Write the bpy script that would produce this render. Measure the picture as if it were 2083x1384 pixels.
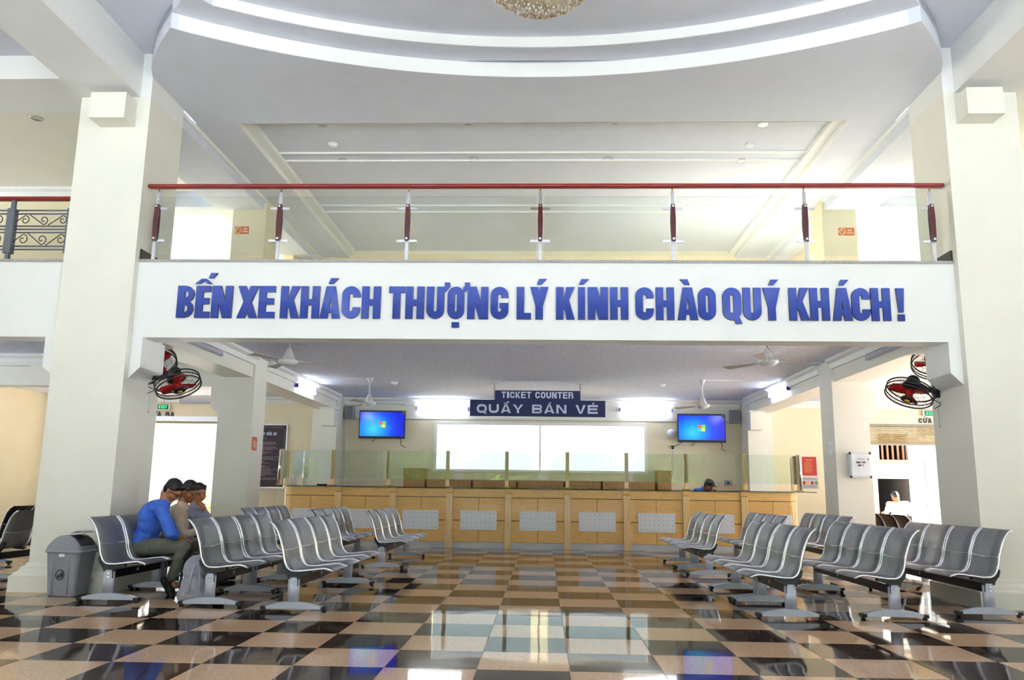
import bpy, bmesh, math, random
from mathutils import Vector, Matrix

# ------------------------------------------------------------------ camera, world, exposure
for o in list(bpy.data.objects):
    bpy.data.objects.remove(o)
scene = bpy.context.scene
COL = scene.collection
R = random.Random(7)

F, CX, CY, H = 1672.34, 1041.5, 692.0, 1.15          # focal length in pixels of a 2083x1384 frame, eye height
YAW, PITCH, ROLL = 0.0394, 0.1806, 0.0131
CAM_M = Matrix.Rotation(YAW, 3, 'Z') @ Matrix.Rotation(math.pi/2 + PITCH, 3, 'X') @ Matrix.Rotation(ROLL, 3, 'Z')
cam = bpy.data.cameras.new('camera')
cam.sensor_fit = 'HORIZONTAL'
cam.sensor_width = 36.0
cam.lens = 36.0 * F / 2083.0
cam.clip_end = 300
cam_o = bpy.data.objects.new('camera', cam)
COL.objects.link(cam_o)
cam_o.matrix_world = Matrix.Translation((0, 0, H)) @ CAM_M.to_4x4()
scene.camera = cam_o

world = bpy.data.worlds.new('sky')
scene.world = world
world.use_nodes = True
wn = world.node_tree
wn.nodes.clear()
w_out = wn.nodes.new('ShaderNodeOutputWorld')
w_bg = wn.nodes.new('ShaderNodeBackground')
w_tc = wn.nodes.new('ShaderNodeTexCoord')
w_sep = wn.nodes.new('ShaderNodeSeparateXYZ')
w_rmp = wn.nodes.new('ShaderNodeValToRGB')
w_rmp.color_ramp.elements[0].position = 0.0
w_rmp.color_ramp.elements[0].color = (0.86, 0.94, 1.0, 1)
w_rmp.color_ramp.elements[1].position = 1.0
w_rmp.color_ramp.elements[1].color = (0.74, 0.87, 1.0, 1)
wn.links.new(w_tc.outputs['Generated'], w_sep.inputs[0])
wn.links.new(w_sep.outputs['Z'], w_rmp.inputs[0])
wn.links.new(w_rmp.outputs[0], w_bg.inputs['Color'])
w_bg.inputs['Strength'].default_value = 0.55
wn.links.new(w_bg.outputs[0], w_out.inputs[0])

sun = bpy.data.lights.new('sun', 'SUN')
sun.energy = 41.0
sun.angle = 0.1
sun.color = (0.90, 0.96, 1.0)
sun_o = bpy.data.objects.new('sun', sun)
COL.objects.link(sun_o)
sun_o.rotation_euler = (0, math.radians(55), 0)

vs = scene.view_settings
vs.view_transform = 'Standard'
vs.look = 'None'
vs.exposure = 1.58
vs.gamma = 1.0
vs.use_curve_mapping = False

# ------------------------------------------------------------------ photo pixel -> point on a known plane
def ray(px, py):
    return CAM_M @ Vector(((px - CX)/F, (CY - py)/F, -1.0))
def onz(px, py, z=0.0):
    d = ray(px, py); t = (z - H)/d.z
    return Vector((d.x*t, d.y*t, z))
def ony(px, py, Y):
    d = ray(px, py); t = Y/d.y
    return Vector((d.x*t, Y, H + d.z*t))
def onx(px, py, X):
    d = ray(px, py); t = X/d.x
    return Vector((X, d.y*t, H + d.z*t))
def project(p):
    d = CAM_M.transposed() @ (Vector(p) - Vector((0, 0, H)))
    if d.z > -0.05: return None
    return (CX + F*d.x/-d.z, CY - F*d.y/-d.z)

# ------------------------------------------------------------------ materials
MATS = {}
def lin(h):
    h = h.lstrip('#')
    out = []
    for i in (0, 2, 4):
        c = int(h[i:i+2], 16)/255.0
        out.append(c/12.92 if c <= 0.04045 else ((c + 0.055)/1.055)**2.4)
    return tuple(out)
def M(name, col='#808080', rough=0.5, metal=0.0, var=0.06, scale=6.0, bump=0.0, bscale=60.0, coat=0.0, emit=0.0, spec=0.5, see=0.0, stretch=None, ecol=None):
    """procedural surface: base colour with a noise variation, fine relief, optional emission / see-through share"""
    if name in MATS: return MATS[name]
    m = bpy.data.materials.new(name); m.use_nodes = True
    nt = m.node_tree; n = nt.nodes; l = nt.links
    bsdf = n['Principled BSDF']; out = n['Material Output']
    c = lin(col) if isinstance(col, str) else col
    bsdf.inputs['Roughness'].default_value = rough
    bsdf.inputs['Metallic'].default_value = metal
    bsdf.inputs['Specular IOR Level'].default_value = spec
    bsdf.inputs['Coat Weight'].default_value = coat
    tc = n.new('ShaderNodeTexCoord'); mp = n.new('ShaderNodeMapping')
    l.new(tc.outputs['Object'], mp.inputs['Vector'])
    if stretch: mp.inputs['Scale'].default_value = stretch
    no = n.new('ShaderNodeTexNoise'); no.inputs['Scale'].default_value = scale; no.inputs['Detail'].default_value = 5.0
    l.new(mp.outputs[0], no.inputs['Vector'])
    rp = n.new('ShaderNodeValToRGB')
    rp.color_ramp.elements[0].position = 0.3; rp.color_ramp.elements[1].position = 0.7
    rp.color_ramp.elements[0].color = tuple(max(0, x*(1 - var)) for x in c) + (1,)
    rp.color_ramp.elements[1].color = tuple(min(1, x*(1 + var)) for x in c) + (1,)
    l.new(no.outputs['Fac'], rp.inputs[0]); l.new(rp.outputs[0], bsdf.inputs['Base Color'])
    if bump > 0:
        nb = n.new('ShaderNodeTexNoise'); nb.inputs['Scale'].default_value = bscale; nb.inputs['Detail'].default_value = 4.0
        l.new(mp.outputs[0], nb.inputs['Vector'])
        bp = n.new('ShaderNodeBump'); bp.inputs['Strength'].default_value = bump; bp.inputs['Distance'].default_value = 0.01
        l.new(nb.outputs['Fac'], bp.inputs['Height']); l.new(bp.outputs[0], bsdf.inputs['Normal'])
    if emit > 0:
        bsdf.inputs['Emission Color'].default_value = (lin(ecol) if ecol else c) + (1,)
        bsdf.inputs['Emission Strength'].default_value = emit
    if see > 0:
        tr = n.new('ShaderNodeBsdfTransparent'); mx = n.new('ShaderNodeMixShader')
        mx.inputs[0].default_value = see
        l.new(bsdf.outputs[0], mx.inputs[1]); l.new(tr.outputs[0], mx.inputs[2]); l.new(mx.outputs[0], out.inputs[0])
    MATS[name] = m
    return m
def glass(name, tint='#e4f0ea', refl=1.0):
    if name in MATS: return MATS[name]
    m = bpy.data.materials.new(name); m.use_nodes = True
    n = m.node_tree.nodes; l = m.node_tree.links; n.clear()
    out = n.new('ShaderNodeOutputMaterial'); mx = n.new('ShaderNodeMixShader')
    tr = n.new('ShaderNodeBsdfTransparent'); tr.inputs[0].default_value = lin(tint) + (1,)
    gl = n.new('ShaderNodeBsdfGlossy'); gl.inputs['Roughness'].default_value = 0.01
    fr = n.new('ShaderNodeFresnel'); fr.inputs[0].default_value = 1.5
    mul = n.new('ShaderNodeMath'); mul.operation = 'MULTIPLY'; mul.inputs[1].default_value = refl
    l.new(fr.outputs[0], mul.inputs[0]); l.new(mul.outputs[0], mx.inputs[0])
    l.new(tr.outputs[0], mx.inputs[1]); l.new(gl.outputs[0], mx.inputs[2]); l.new(mx.outputs[0], out.inputs[0])
    MATS[name] = m
    return m

WHITE = M('white_paint', '#efefec', 0.55, var=0.02, scale=2, bump=0.03, bscale=90)
CREAMW = M('cream_white_paint', '#edeade', 0.55, var=0.02, scale=2, bump=0.03, bscale=90)
CREAM = M('cream_paint', '#e6dabb', 0.6, var=0.03, scale=2, bump=0.03, bscale=90)
CEIL = M('ceiling_paint', '#dcdfea', 0.7, var=0.02, scale=3)
CEILTEX = M('textured_ceiling', '#dbe0f2', 0.85, var=0.10, scale=14, bump=0.5, bscale=28)
GRAN = M('grey_granite', '#a9a5a3', 0.3, var=0.25, scale=70)
STEEL = M('brushed_steel', '#c9ccd0', 0.26, 1.0, var=0.04)
CHROME = M('chrome', '#e4e6ea', 0.12, 1.0, var=0.02)
SEATM = M('perforated_steel_sheet', '#8e9195', 0.40, 0.6, var=0.05, scale=200, see=0.12)
BLACKP = M('black_plastic', '#17181b', 0.4, var=0.1)
BLACKM = M('black_steel', '#15161a', 0.35, 0.3, var=0.1)
GREYLEG = M('silver_grey_powder_coat', '#b9bdcc', 0.35, 0.15, var=0.03)
MAPLE = M('maple_veneer', '#f0c072', 0.36, var=0.10, scale=3.0, stretch=(1.5, 6, 14), coat=0.08)
MAPLE2 = M('pale_maple', '#f0cd92', 0.36, var=0.10, scale=3.0, stretch=(14, 6, 1.5), coat=0.08)
WOODK = M('oak_cabinet', '#b98d55', 0.4, var=0.14, scale=3.0, stretch=(10, 6, 1.2))
REDWOOD = M('red_lacquered_wood', '#8e0f10', 0.35, var=0.3, scale=4, stretch=(1.2, 9, 9), coat=0.15)
DKRED = M('dark_red_lacquer', '#4d0d16', 0.25, var=0.2, scale=6, coat=0.4)
SOCK = M('socket_plastic', '#f0f0f0', 0.4, var=0.02)
GREYP = M('grey_plastic', '#9a9da6', 0.32, var=0.05, scale=3)
NAVY = M('navy_panel', '#121f57', 0.55, var=0.04)
LBLUE = M('glossy_blue_acrylic', '#23409f', 0.14, 0.5, var=0.05, scale=1.5, coat=0.6)
LSIDE = M('dark_blue_edge', '#141a3c', 0.4, var=0.05)
PALE = M('pale_print', '#cdd5ea', 0.5, var=0.02)
GLS = glass('clear_glass', '#f8fbf9', 0.9)
GLS2 = glass('counter_glass', '#f4f9f6', 0.95)
GLSD = glass('green_glass_edge', '#6f9684', 1.5)

# ------------------------------------------------------------------ mesh helpers
class MB:
    """collects boxes, prisms, tubes, lathes in one bmesh; build() links it as ONE mesh object"""
    def __init__(s): s.bm = bmesh.new(); s.mi = 0
    def _f(s, vs_, smooth=False):
        try: f = s.bm.faces.new(vs_)
        except ValueError: return None
        f.smooth = smooth; f.material_index = s.mi
        return f
    def box(s, x0, x1, y0, y1, z0, z1):
        v = [s.bm.verts.new(p) for p in ((x0,y0,z0),(x1,y0,z0),(x1,y1,z0),(x0,y1,z0),(x0,y0,z1),(x1,y0,z1),(x1,y1,z1),(x0,y1,z1))]
        for q in ((3,2,1,0),(4,5,6,7),(0,1,5,4),(1,2,6,5),(2,3,7,6),(3,0,4,7)): s._f([v[i] for i in q])
        return s
    def hexa(s, pts):
        v = [s.bm.verts.new(p) for p in pts]
        for q in ((3,2,1,0),(4,5,6,7),(0,1,5,4),(1,2,6,5),(2,3,7,6),(3,0,4,7)): s._f([v[i] for i in q])
        return s
    def prism(s, pts, plane, a0, a1, smooth=False):
        """2-D outline extruded between a0 and a1 along the axis missing from plane ('xy','xz','yz')"""
        def P(p, a): return {'xy': (p[0], p[1], a), 'xz': (p[0], a, p[1]), 'yz': (a, p[0], p[1])}[plane]
        A = [s.bm.verts.new(P(p, a0)) for p in pts]; B = [s.bm.verts.new(P(p, a1)) for p in pts]
        s._f(A[::-1]); s._f(B)
        n = len(pts)
        for i in range(n): s._f([A[i], A[(i+1) % n], B[(i+1) % n], B[i]], smooth)
        return s
    def tube(s, pts, r, n=8, closed=False, ry=None):
        pts = [Vector(p) for p in pts]; N = len(pts)
        rr = r if isinstance(r, (list, tuple)) else [r]*N
        up = None; rings = []
        for i, p in enumerate(pts):
            if closed: t = pts[(i+1) % N] - pts[i-1]
            else: t = pts[min(i+1, N-1)] - pts[max(i-1, 0)]
            if t.length < 1e-9: t = Vector((0,0,1))
            t.normalize()
            if up is None:
                up = Vector((0,0,1)) if abs(t.z) < 0.9 else Vector((1,0,0))
            a = (up - t*up.dot(t))
            if a.length < 1e-6: a = t.orthogonal()
            a.normalize(); b = t.cross(a); up = a
            k = (ry or 1.0)
            rings.append([s.bm.verts.new(p + a*(math.cos(2*math.pi*j/n)*rr[i]) + b*(math.sin(2*math.pi*j/n)*rr[i]*k)) for j in range(n)])
        for i in range(N if closed else N-1):
            A, B = rings[i], rings[(i+1) % N]
            for j in range(n): s._f([A[j], A[(j+1) % n], B[(j+1) % n], B[j]], True)
        if not closed:
            s._f(rings[0][::-1]); s._f(rings[-1])
        return s
    def cyl(s, p0, p1, r0, r1=None, n=16): return s.tube([p0, p1], [r0, r0 if r1 is None else r1], n)
    def lathe(s, prof, n=24, mat=None, smooth=True):
        """profile [(r, z)] turned about local z; mat places it"""
        mat = mat or Matrix.Identity(4); rings = []
        for r, z in prof:
            if r < 1e-6: rings.append([s.bm.verts.new(mat @ Vector((0, 0, z)))])
            else: rings.append([s.bm.verts.new(mat @ Vector((r*math.cos(2*math.pi*j/n), r*math.sin(2*math.pi*j/n), z))) for j in range(n)])
        for A, B in zip(rings, rings[1:]):
            if len(A) == 1 and len(B) == 1: continue
            for j in range(n):
                k = (j+1) % n
                if len(A) == 1: s._f([A[0], B[k], B[j]], smooth)
                elif len(B) == 1: s._f([A[j], A[k], B[0]], smooth)
                else: s._f([A[j], A[k], B[k], B[j]], smooth)
        if len(rings[0]) > 1: s._f(rings[0][::-1])
        if len(rings[-1]) > 1: s._f(rings[-1])
        return s
    def ell(s, c, rad, n=14, m=8, rot=None):
        mt = Matrix.Translation(Vector(c)) @ (rot.to_4x4() if rot else Matrix.Identity(4)) @ Matrix.Diagonal((rad[0], rad[1], rad[2], 1))
        prof = [(math.sin(math.pi*i/m), -math.cos(math.pi*i/m)) for i in range(m+1)]
        prof[0] = (0, -1); prof[-1] = (0, 1)
        return s.lathe(prof, n, mt)
    def cap(s, p0, p1, r0, r1, n=10):
        """tapered capsule"""
        p0 = Vector(p0); p1 = Vector(p1); d = p1 - p0; L = d.length
        if L < 1e-6: return s.ell(p0, (r0, r0, r0), n, 6)
        q = d.to_track_quat('Z', 'Y').to_matrix().to_4x4()
        prof = [(0, -r0)] + [(r0*math.cos(a), r0*math.sin(a)) for a in (-1.05, -0.5, 0)] + [(r1*math.cos(a), L + r1*math.sin(a)) for a in (0, 0.5, 1.05)] + [(0, L + r1)]
        return s.lathe(prof, n, Matrix.Translation(p0) @ q)
    def build(s, name, mat, parent=None, loc=None, rot=None, bevel=0.0, fix=True):
        if fix: bmesh.ops.recalc_face_normals(s.bm, faces=s.bm.faces)
        me = bpy.data.meshes.new(name); s.bm.to_mesh(me); s.bm.free()
        for m_ in (mat if isinstance(mat, (list, tuple)) else [mat]): me.materials.append(m_)
        return mesh_obj(name, me, parent, loc, rot, bevel)
def mesh_obj(name, me, parent=None, loc=None, rot=None, bevel=0.0):
    o = bpy.data.objects.new(name, me); COL.objects.link(o)
    if parent: o.parent = parent
    if loc is not None: o.location = loc
    if rot is not None: o.rotation_euler = rot
    if bevel:
        b = o.modifiers.new('bevel', 'BEVEL'); b.width = bevel; b.segments = 2; b.limit_method = 'ANGLE'
    return o
def tag(o, label, cat, group=None):
    o['label'] = label; o['category'] = cat
    if group: o['group'] = group
    return o
def struct(o, label=None):
    o['kind'] = 'structure'
    if label: o['label'] = label
    return o
def thing(name, label, cat, loc=(0,0,0), rz=0.0, group=None):
    o = bpy.data.objects.new(name, None); COL.objects.link(o)
    o.empty_display_size = 0.1; o.location = loc; o.rotation_euler = (0, 0, rz)
    return tag(o, label, cat, group)
def box(name, mat, x0, x1, y0, y1, z0, z1, parent=None, bevel=0.0):
    return MB().box(x0, x1, y0, y1, z0, z1).build(name, mat, parent, bevel=bevel)
def copy_tree(o, parent=None):
    c = o.copy(); COL.objects.link(c); c.parent = parent
    for ch in o.children: copy_tree(ch, c)
    return c

# ------------------------------------------------------------------ block lettering (heavy gothic capitals)
def glyph(ch, w, t, r=None):
    """list of closed outlines / strokes in a box w wide and 1 high; t = stroke weight"""
    P = []
    def rect(x0, y0, x1, y1): P.append(('p', [(x0,y0),(x1,y0),(x1,y1),(x0,y1)]))
    def para(xb, xt, y0=0.0, y1=1.0, tt=None):
        k = tt or t*1.06
        P.append(('p', [(xb,y0),(xb+k,y0),(xt+k,y1),(xt,y1)]))
    def stroke(pts, closed=False): P.append(('s', pts, closed))
    h = t/2; rr = min(w/2 - h, 0.32) if r is None else r
    def arc(cx, cy, a0, a1, n=6, ry=None):
        ry = ry or rr
        return [(cx + rr*math.cos(math.radians(a0 + (a1-a0)*i/n)), cy + ry*math.sin(math.radians(a0 + (a1-a0)*i/n))) for i in range(n+1)]
    vt = t*0.86                                        # horizontal bars are a little lighter
    L, Rr, T, B = h, w-h, 1-h, h
    if ch in 'EFL':
        rect(0, 0, t, 1)
        if ch != 'F': rect(t, 0, w, vt)
        if ch != 'L': rect(t, 1-vt, w, 1); rect(t, .5-vt/2+.02, w*.93, .5+vt/2+.02)
    elif ch == 'H': rect(0,0,t,1); rect(w-t,0,w,1); rect(t,.5-vt/2,w-t,.5+vt/2)
    elif ch == 'I': rect(0,0,w,1)
    elif ch == 'T': rect(w/2-t/2,0,w/2+t/2,1-vt); rect(0,1-vt,w,1)
    elif ch == 'N': rect(0,0,t,1); rect(w-t,0,w,1); P.append(('p', [(w-t*1.25,0),(w-t*.3,0),(t*1.25,1),(t*.3,1)]))
    elif ch == 'M': rect(0,0,t*.9,1); rect(w-t*.9,0,w,1); P.append(('p', [(w/2-t*.42,.1),(w/2+t*.42,.1),(t*.9,1),(0,1)])); P.append(('p', [(w/2-t*.42,.1),(w/2+t*.42,.1),(w,1),(w-t*.9,1)]))
    elif ch == 'A':
        k = t*1.08
        P.append(('p', [(0,0),(k,0),(w/2+t*.12,1),(w/2-t*.62,1)])); P.append(('p', [(w-k,0),(w,0),(w/2+t*.62,1),(w/2-t*.12,1)])); rect(w*.24,.17,w*.76,.17+vt*.8)
    elif ch == 'V': P.append(('p', [(w/2-t*.55,0),(w/2+t*.2,0),(t*1.1,1),(0,1)])); P.append(('p', [(w/2-t*.2,0),(w/2+t*.55,0),(w,1),(w-t*1.1,1)]))
    elif ch == 'X': para(0, w-t*1.1, tt=t*1.1); para(w-t*1.1, 0, tt=t*1.1)
    elif ch == 'Y': rect(w/2-t/2,0,w/2+t/2,.46); P.append(('p', [(w/2-t/2,.4),(w/2+t*.3,.4),(t*1.1,1),(0,1)])); P.append(('p', [(w/2-t*.3,.4),(w/2+t/2,.4),(w,1),(w-t*1.1,1)]))
    elif ch == 'K': rect(0,0,t,1); P.append(('p', [(t*.8,.36),(t*1.2,.30),(w-t*.02,1),(w-t*1.15,1)])); P.append(('p', [(w-t*1.12,0),(w,0),(t*1.72,.62),(t*1.05,.46)]))
    elif ch in 'OQ':
        stroke(arc(Rr-rr, T-rr, 0, 90) + arc(L+rr, T-rr, 90, 180) + arc(L+rr, B+rr, 180, 270) + arc(Rr-rr, B+rr, 270, 360), True)
        if ch == 'Q': P.append(('p', [(w*.52,.16),(w*.52+t*.7,.22),(w+t*.05,-.10),(w-t*.75,-.12)]))
    elif ch in 'CG':
        end = [(Rr, .35 if ch == 'C' else .5)]
        stroke([(Rr, .66)] + arc(Rr-rr, T-rr, 0, 90) + arc(L+rr, T-rr, 90, 180) + arc(L+rr, B+rr, 180, 270) + arc(Rr-rr, B+rr, 270, 360) + end)
        if ch == 'G': rect(w*.5, .5-vt*.8, w, .5)
    elif ch == 'U': stroke([(L,1)] + arc(L+rr, B+rr, 180, 270) + arc(Rr-rr, B+rr, 270, 360) + [(Rr,1)])
    elif ch in 'BRPD':
        rect(0,0,t,1)
        q = min(.2, w*.36)
        def bowl(y0, y1):
            yy0, yy1 = y0+h*.74, y1-h*.74; e = min(q, (yy1-yy0)/2)
            pts = [(t*.6, yy1), (Rr-e, yy1)] + [(Rr-e+e*math.sin(math.radians(a)), yy1-e+e*math.cos(math.radians(a))) for a in (30,60,90)] + [(Rr-e+e*math.cos(math.radians(a)), yy0+e-e*math.sin(math.radians(a))) for a in (0,30,60)] + [(Rr-e, yy0), (t*.6, yy0)]
            P.append(('s', pts, False, t*.74))
        if ch == 'D': bowl(0, 1)
        else:
            bowl(.46, 1)
            if ch == 'B': bowl(0, .56)
            if ch == 'R': P.append(('p', [(w-t*1.05,0),(w+.02,0),(w-t*.05,.5),(w-t*1.1,.5)]))
    elif ch == 'S':
        e = min(rr, .22); rr = e
        stroke([(Rr, .70)] + arc(Rr-e, T-e, 0, 90) + arc(L+e, T-e, 90, 180, ry=e) + [(L, .62), (L+e*.6, .54), (Rr-e*.6, .46), (Rr, .38)] + arc(Rr-e, B+e, 0, -90) + arc(L+e, B+e, 270, 180) + [(L, .30)])
    elif ch == '!': P.append(('p', [(w*.2,.26),(w*.8,.26),(w,1),(0,1)])); rect(w*.1,0,w*.9,.2)
    return P
def accent(kind, w, t):
    c = w/2
    if kind == 'acute': return [('p', [(c-t*.35,1.08),(c+t*.3,1.08),(c+t*1.0,1.25),(c-t*.05,1.25)])]
    if kind == 'grave': return [('p', [(c-t*.3,1.08),(c+t*.35,1.08),(c+t*.05,1.25),(c-t*1.0,1.25)])]
    if kind == 'circ': return [('p', [(c-t*1.2,1.06),(c-t*.55,1.06),(c+t*.35,1.22),(c-t*.35,1.22)]), ('p', [(c+t*.55,1.06),(c+t*1.2,1.06),(c+t*.35,1.22),(c-t*.35,1.22)])]
    if kind == 'circacute': return accent('circ', w, t) + [('p', [(c+t*.6,1.24),(c+t*1.2,1.24),(c+t*1.8,1.40),(c+t*.9,1.40)])]
    if kind == 'circgrave': return accent('circ', w, t) + [('p', [(c+t*1.1,1.20),(c+t*1.7,1.20),(c+t*1.2,1.36),(c+t*.3,1.36)])]
    if kind == 'horn': return [('p', [(w-t*.2,.84),(w+t*.12,.84),(w+t*.72,1.0),(w+t*.72,1.13),(w+t*.0,1.13),(w+t*.0,1.0),(w-t*.2,1.0)])]
    if kind == 'hookhorn': return accent('horn', w, t) + [('s', [(c-t*.4,1.26),(c,1.34),(c+t*.4,1.26),(c+t*.05,1.16),(c+t*.05,1.08)], False, t*.42)]
    if kind == 'horndot': return accent('horn', w, t) + [('p', [(c-t*.5,-.26),(c+t*.5,-.26),(c+t*.5,-.10),(c-t*.5,-.10)])]
    if kind == 'dot': return [('p', [(c-t*.5,-.26),(c+t*.5,-.26),(c+t*.5,-.10),(c-t*.5,-.10)])]
    return []
VIET = {'Ế': ('E','circacute'), 'Á': ('A','acute'), 'Ư': ('U','horn'), 'Ợ': ('O','horndot'), 'Ý': ('Y','acute'), 'Í': ('I','acute'), 'À': ('A','grave'),
        'Ầ': ('A','circgrave'), 'É': ('E','acute'), 'Ử': ('U','hookhorn'), 'Ò': ('O','grave'), 'Ó': ('O','acute'), 'Ộ': ('O','dot')}
def put_glyph(mb, ch, x0, x1, z0, z1, y_front, depth, t, side=True):
    """lays a capital in the x-z plane, face at y_front towards -y; faces use slot 0, edges slot 1"""
    base, acc = VIET.get(ch, (ch, None))
    hgt = z1 - z0; w = (x1 - x0)/hgt; tt = t
    items = glyph(base, w, tt) + (accent(acc, w, tt) if acc else [])
    def W(p, y): return (x0 + p[0]*hgt, y, z0 + p[1]*hgt)
    y_first = y_front
    for it_n, it in enumerate(items):
        y_front = y_first - it_n*depth*.03             # strokes lie a hair apart where they cross
        if it[0] == 'p':
            pts = it[1]
            A = [mb.bm.verts.new(W(p, y_front)) for p in pts]; B = [mb.bm.verts.new(W(p, y_front+depth)) for p in pts]
            mb.mi = 0; mb._f(A)
            mb.mi = 1
            n = len(pts)
            for i in range(n): mb._f([A[(i+1) % n], A[i], B[i], B[(i+1) % n]])
            mb._f(B[::-1])
        else:
            pts, closed = it[1], it[2]; hw = (it[3] if len(it) > 3 else tt)/2
            pts = [p for i, p in enumerate(pts) if i == 0 or math.hypot(p[0]-pts[i-1][0], p[1]-pts[i-1][1]) > 1e-4]
            if closed and math.hypot(pts[0][0]-pts[-1][0], pts[0][1]-pts[-1][1]) < 1e-4: pts = pts[:-1]
            n = len(pts); inn = []; outp = []
            for i in range(n):
                a = pts[i-1] if (closed or i > 0) else pts[i]; b = pts[(i+1) % n] if (closed or i < n-1) else pts[i]
                dx, dy = b[0]-a[0], b[1]-a[1]; L_ = math.hypot(dx, dy) or 1
                inn.append((pts[i][0]-dy/L_*hw, pts[i][1]+dx/L_*hw)); outp.append((pts[i][0]+dy/L_*hw, pts[i][1]-dx/L_*hw))
            vi = [[mb.bm.verts.new(W(p, y)) for p in arr] for arr in (inn, outp) for y in (y_front, y_front+depth)]
            iF, iB, oF, oB = vi
            for i in range(n if closed else n-1):
                j = (i+1) % n
                mb.mi = 0; mb._f([iF[i], iF[j], oF[j], oF[i]])
                mb.mi = 1; mb._f([oF[i], oF[j], oB[j], oB[i]]); mb._f([iF[j], iF[i], iB[i], iB[j]]); mb._f([oB[i], oB[j], iB[j], iB[i]])
            if not closed:
                mb._f([iF[0], oF[0], oB[0], iB[0]]); mb._f([oF[-1], iF[-1], iB[-1], oB[-1]])
    mb.mi = 0
def text_parts(parent, mat, text, x0, x1, z0, z1, y_front, depth, t, gap=0.12, space=0.4):
    """one part per capital"""
    default = {'I': .30, '!': .28, 'M': .80, 'Í': .30}
    rel = [(space if c == ' ' else default.get(c, .60)) for c in text]
    tot = sum(rel) + gap*(len(text)-1); k = (x1-x0)/tot; x = x0
    for c, r_ in zip(text, rel):
        if c != ' ':
            mb = MB(); put_glyph(mb, c, x, x + r_*k, z0, z1, y_front, depth, t); mb.build('letter', [mat, mat], parent, fix=False)
        x += (r_ + gap)*k
def text_mesh(mb, text, x0, x1, z0, z1, y_front, depth, t, widths=None, gap=0.12, space=0.4):
    """lays a whole line of capitals between x0 and x1"""
    default = {'I': .30, '!': .28, 'M': .80, 'Í': .30}
    rel = [(space if c == ' ' else default.get(c, .60)) for c in text]
    tot = sum(rel) + gap*(len(text)-1); k = (x1-x0)/tot; x = x0
    for c, r_ in zip(text, rel):
        if c != ' ': put_glyph(mb, c, x, x + r_*k, z0, z1, y_front, depth, t)
        x += (r_ + gap)*k

# ------------------------------------------------------------------ key planes (metres)
CF, CB = 9.12, 10.0            # front and back face of the two big columns
LX0, LX1 = -5.64, -4.785       # left column
RX0, RX1 = 4.648, 5.48         # right column
BF, BB = 9.22, 9.52            # balcony beam front / back
BZ0, BZ1 = 2.84, 3.745         # balcony beam bottom / top
ZC = 3.30                      # ceiling under the balcony
ZF = 3.70                      # upper floor
ZS = 6.05                      # upper soffit
YW = 19.7                      # back wall
YT = 16.85                     # counter front
SX = 12.0                      # side walls
C2F, C2B = 13.4, 14.0          # second pair of columns
LC0, LC1 = -5.38, -4.80
RC0, RC1 = 4.66, 5.22
YB = -5.0                      # open front of the hall

# ------------------------------------------------------------------ floor: slab + single tiles
TILE = 0.606
TX0, TY0 = onz(813.5, 1322.3).x, onz(813.5, 1322.3).y      # a grid corner seen in the photograph
floor = struct(box('floor', M('grout', '#b9a48c', 0.5), -SX, SX, YB, 26.0, -0.30, -0.0035), 'glossy checkered hall floor of beige and dark brown tiles')
def tile_mat(name, c, var, rough=0.05):
    m = M(name, c, rough, var=var, scale=38.0, spec=0.08)
    n = m.node_tree.nodes; l = m.node_tree.links
    b = n['Principled BSDF']; b.inputs['Coat Roughness'].default_value = 0.02
    g = n.new('ShaderNodeNewGeometry')
    no = n.new('ShaderNodeTexNoise'); no.inputs['Scale'].default_value = 2.2; no.inputs['Detail'].default_value = 1.0
    bp = n.new('ShaderNodeBump'); bp.inputs['Strength'].default_value = 0.035; bp.inputs['Distance'].default_value = 0.05
    l.new(g.outputs['Position'], no.inputs['Vector']); l.new(no.outputs['Fac'], bp.inputs['Height']); l.new(bp.outputs[0], b.inputs['Normal']); l.new(bp.outputs[0], b.inputs['Coat Normal'])
    # speckled stone in place coordinates so neighbouring tiles differ
    for nd in n:
        if nd.type == 'MAPPING': l.new(g.outputs['Position'], nd.inputs['Vector'])
    return m
T_L = tile_mat('beige_granite_tile', '#c4a384', 0.16)
T_D = tile_mat('dark_brown_tile', '#3a2f2a', 0.25)
def tile_mesh(mat):
    g = 0.0025; b = TILE/2 - g
    mb = MB()
    mb.box(-b, b, -b, b, -0.0035, 0.0)
    bmesh.ops.recalc_face_normals(mb.bm, faces=mb.bm.faces)
    me = bpy.data.meshes.new('floor_tile'); mb.bm.to_mesh(me); mb.bm.free(); me.materials.append(mat)
    return me
tm = [tile_mesh(T_L), tile_mesh(T_D)]
cells = []
for i in range(-22, 22):
    for j in range(-20, 36):
        cx_, cy_ = TX0 + (i + .5)*TILE, TY0 + (j + .5)*TILE
        if not (-SX + .3 < cx_ < SX - .3 and YB + .3 < cy_ < YW - .3): continue
        dark = (i + j) % 2 == 1                     # cell right of the corner and behind it is beige in the photograph
        q = [project((cx_ + sx*TILE/2, cy_ + sy*TILE/2, 0)) if cy_ > 1 else None for sx, sy in ((-1,-1),(1,-1),(1,1),(-1,1))]
        area = 0
        if all(q):
            a = 0.5*abs(sum(q[k][0]*q[(k+1) % 4][1] - q[(k+1) % 4][0]*q[k][1] for k in range(4)))
            mx = sum(p[0] for p in q)/4; my = sum(p[1] for p in q)/4
            if -60 < mx < 2143 and my < 1440: area = a
        cells.append((area, i, j, cx_, cy_, dark))
cells.sort(key=lambda c: -c[0])
for area, i, j, cx_, cy_, dark in cells[:300]:
    mesh_obj('floor_tile', tm[1 if dark else 0], floor, (cx_, cy_, 0))
rest = MB()
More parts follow.
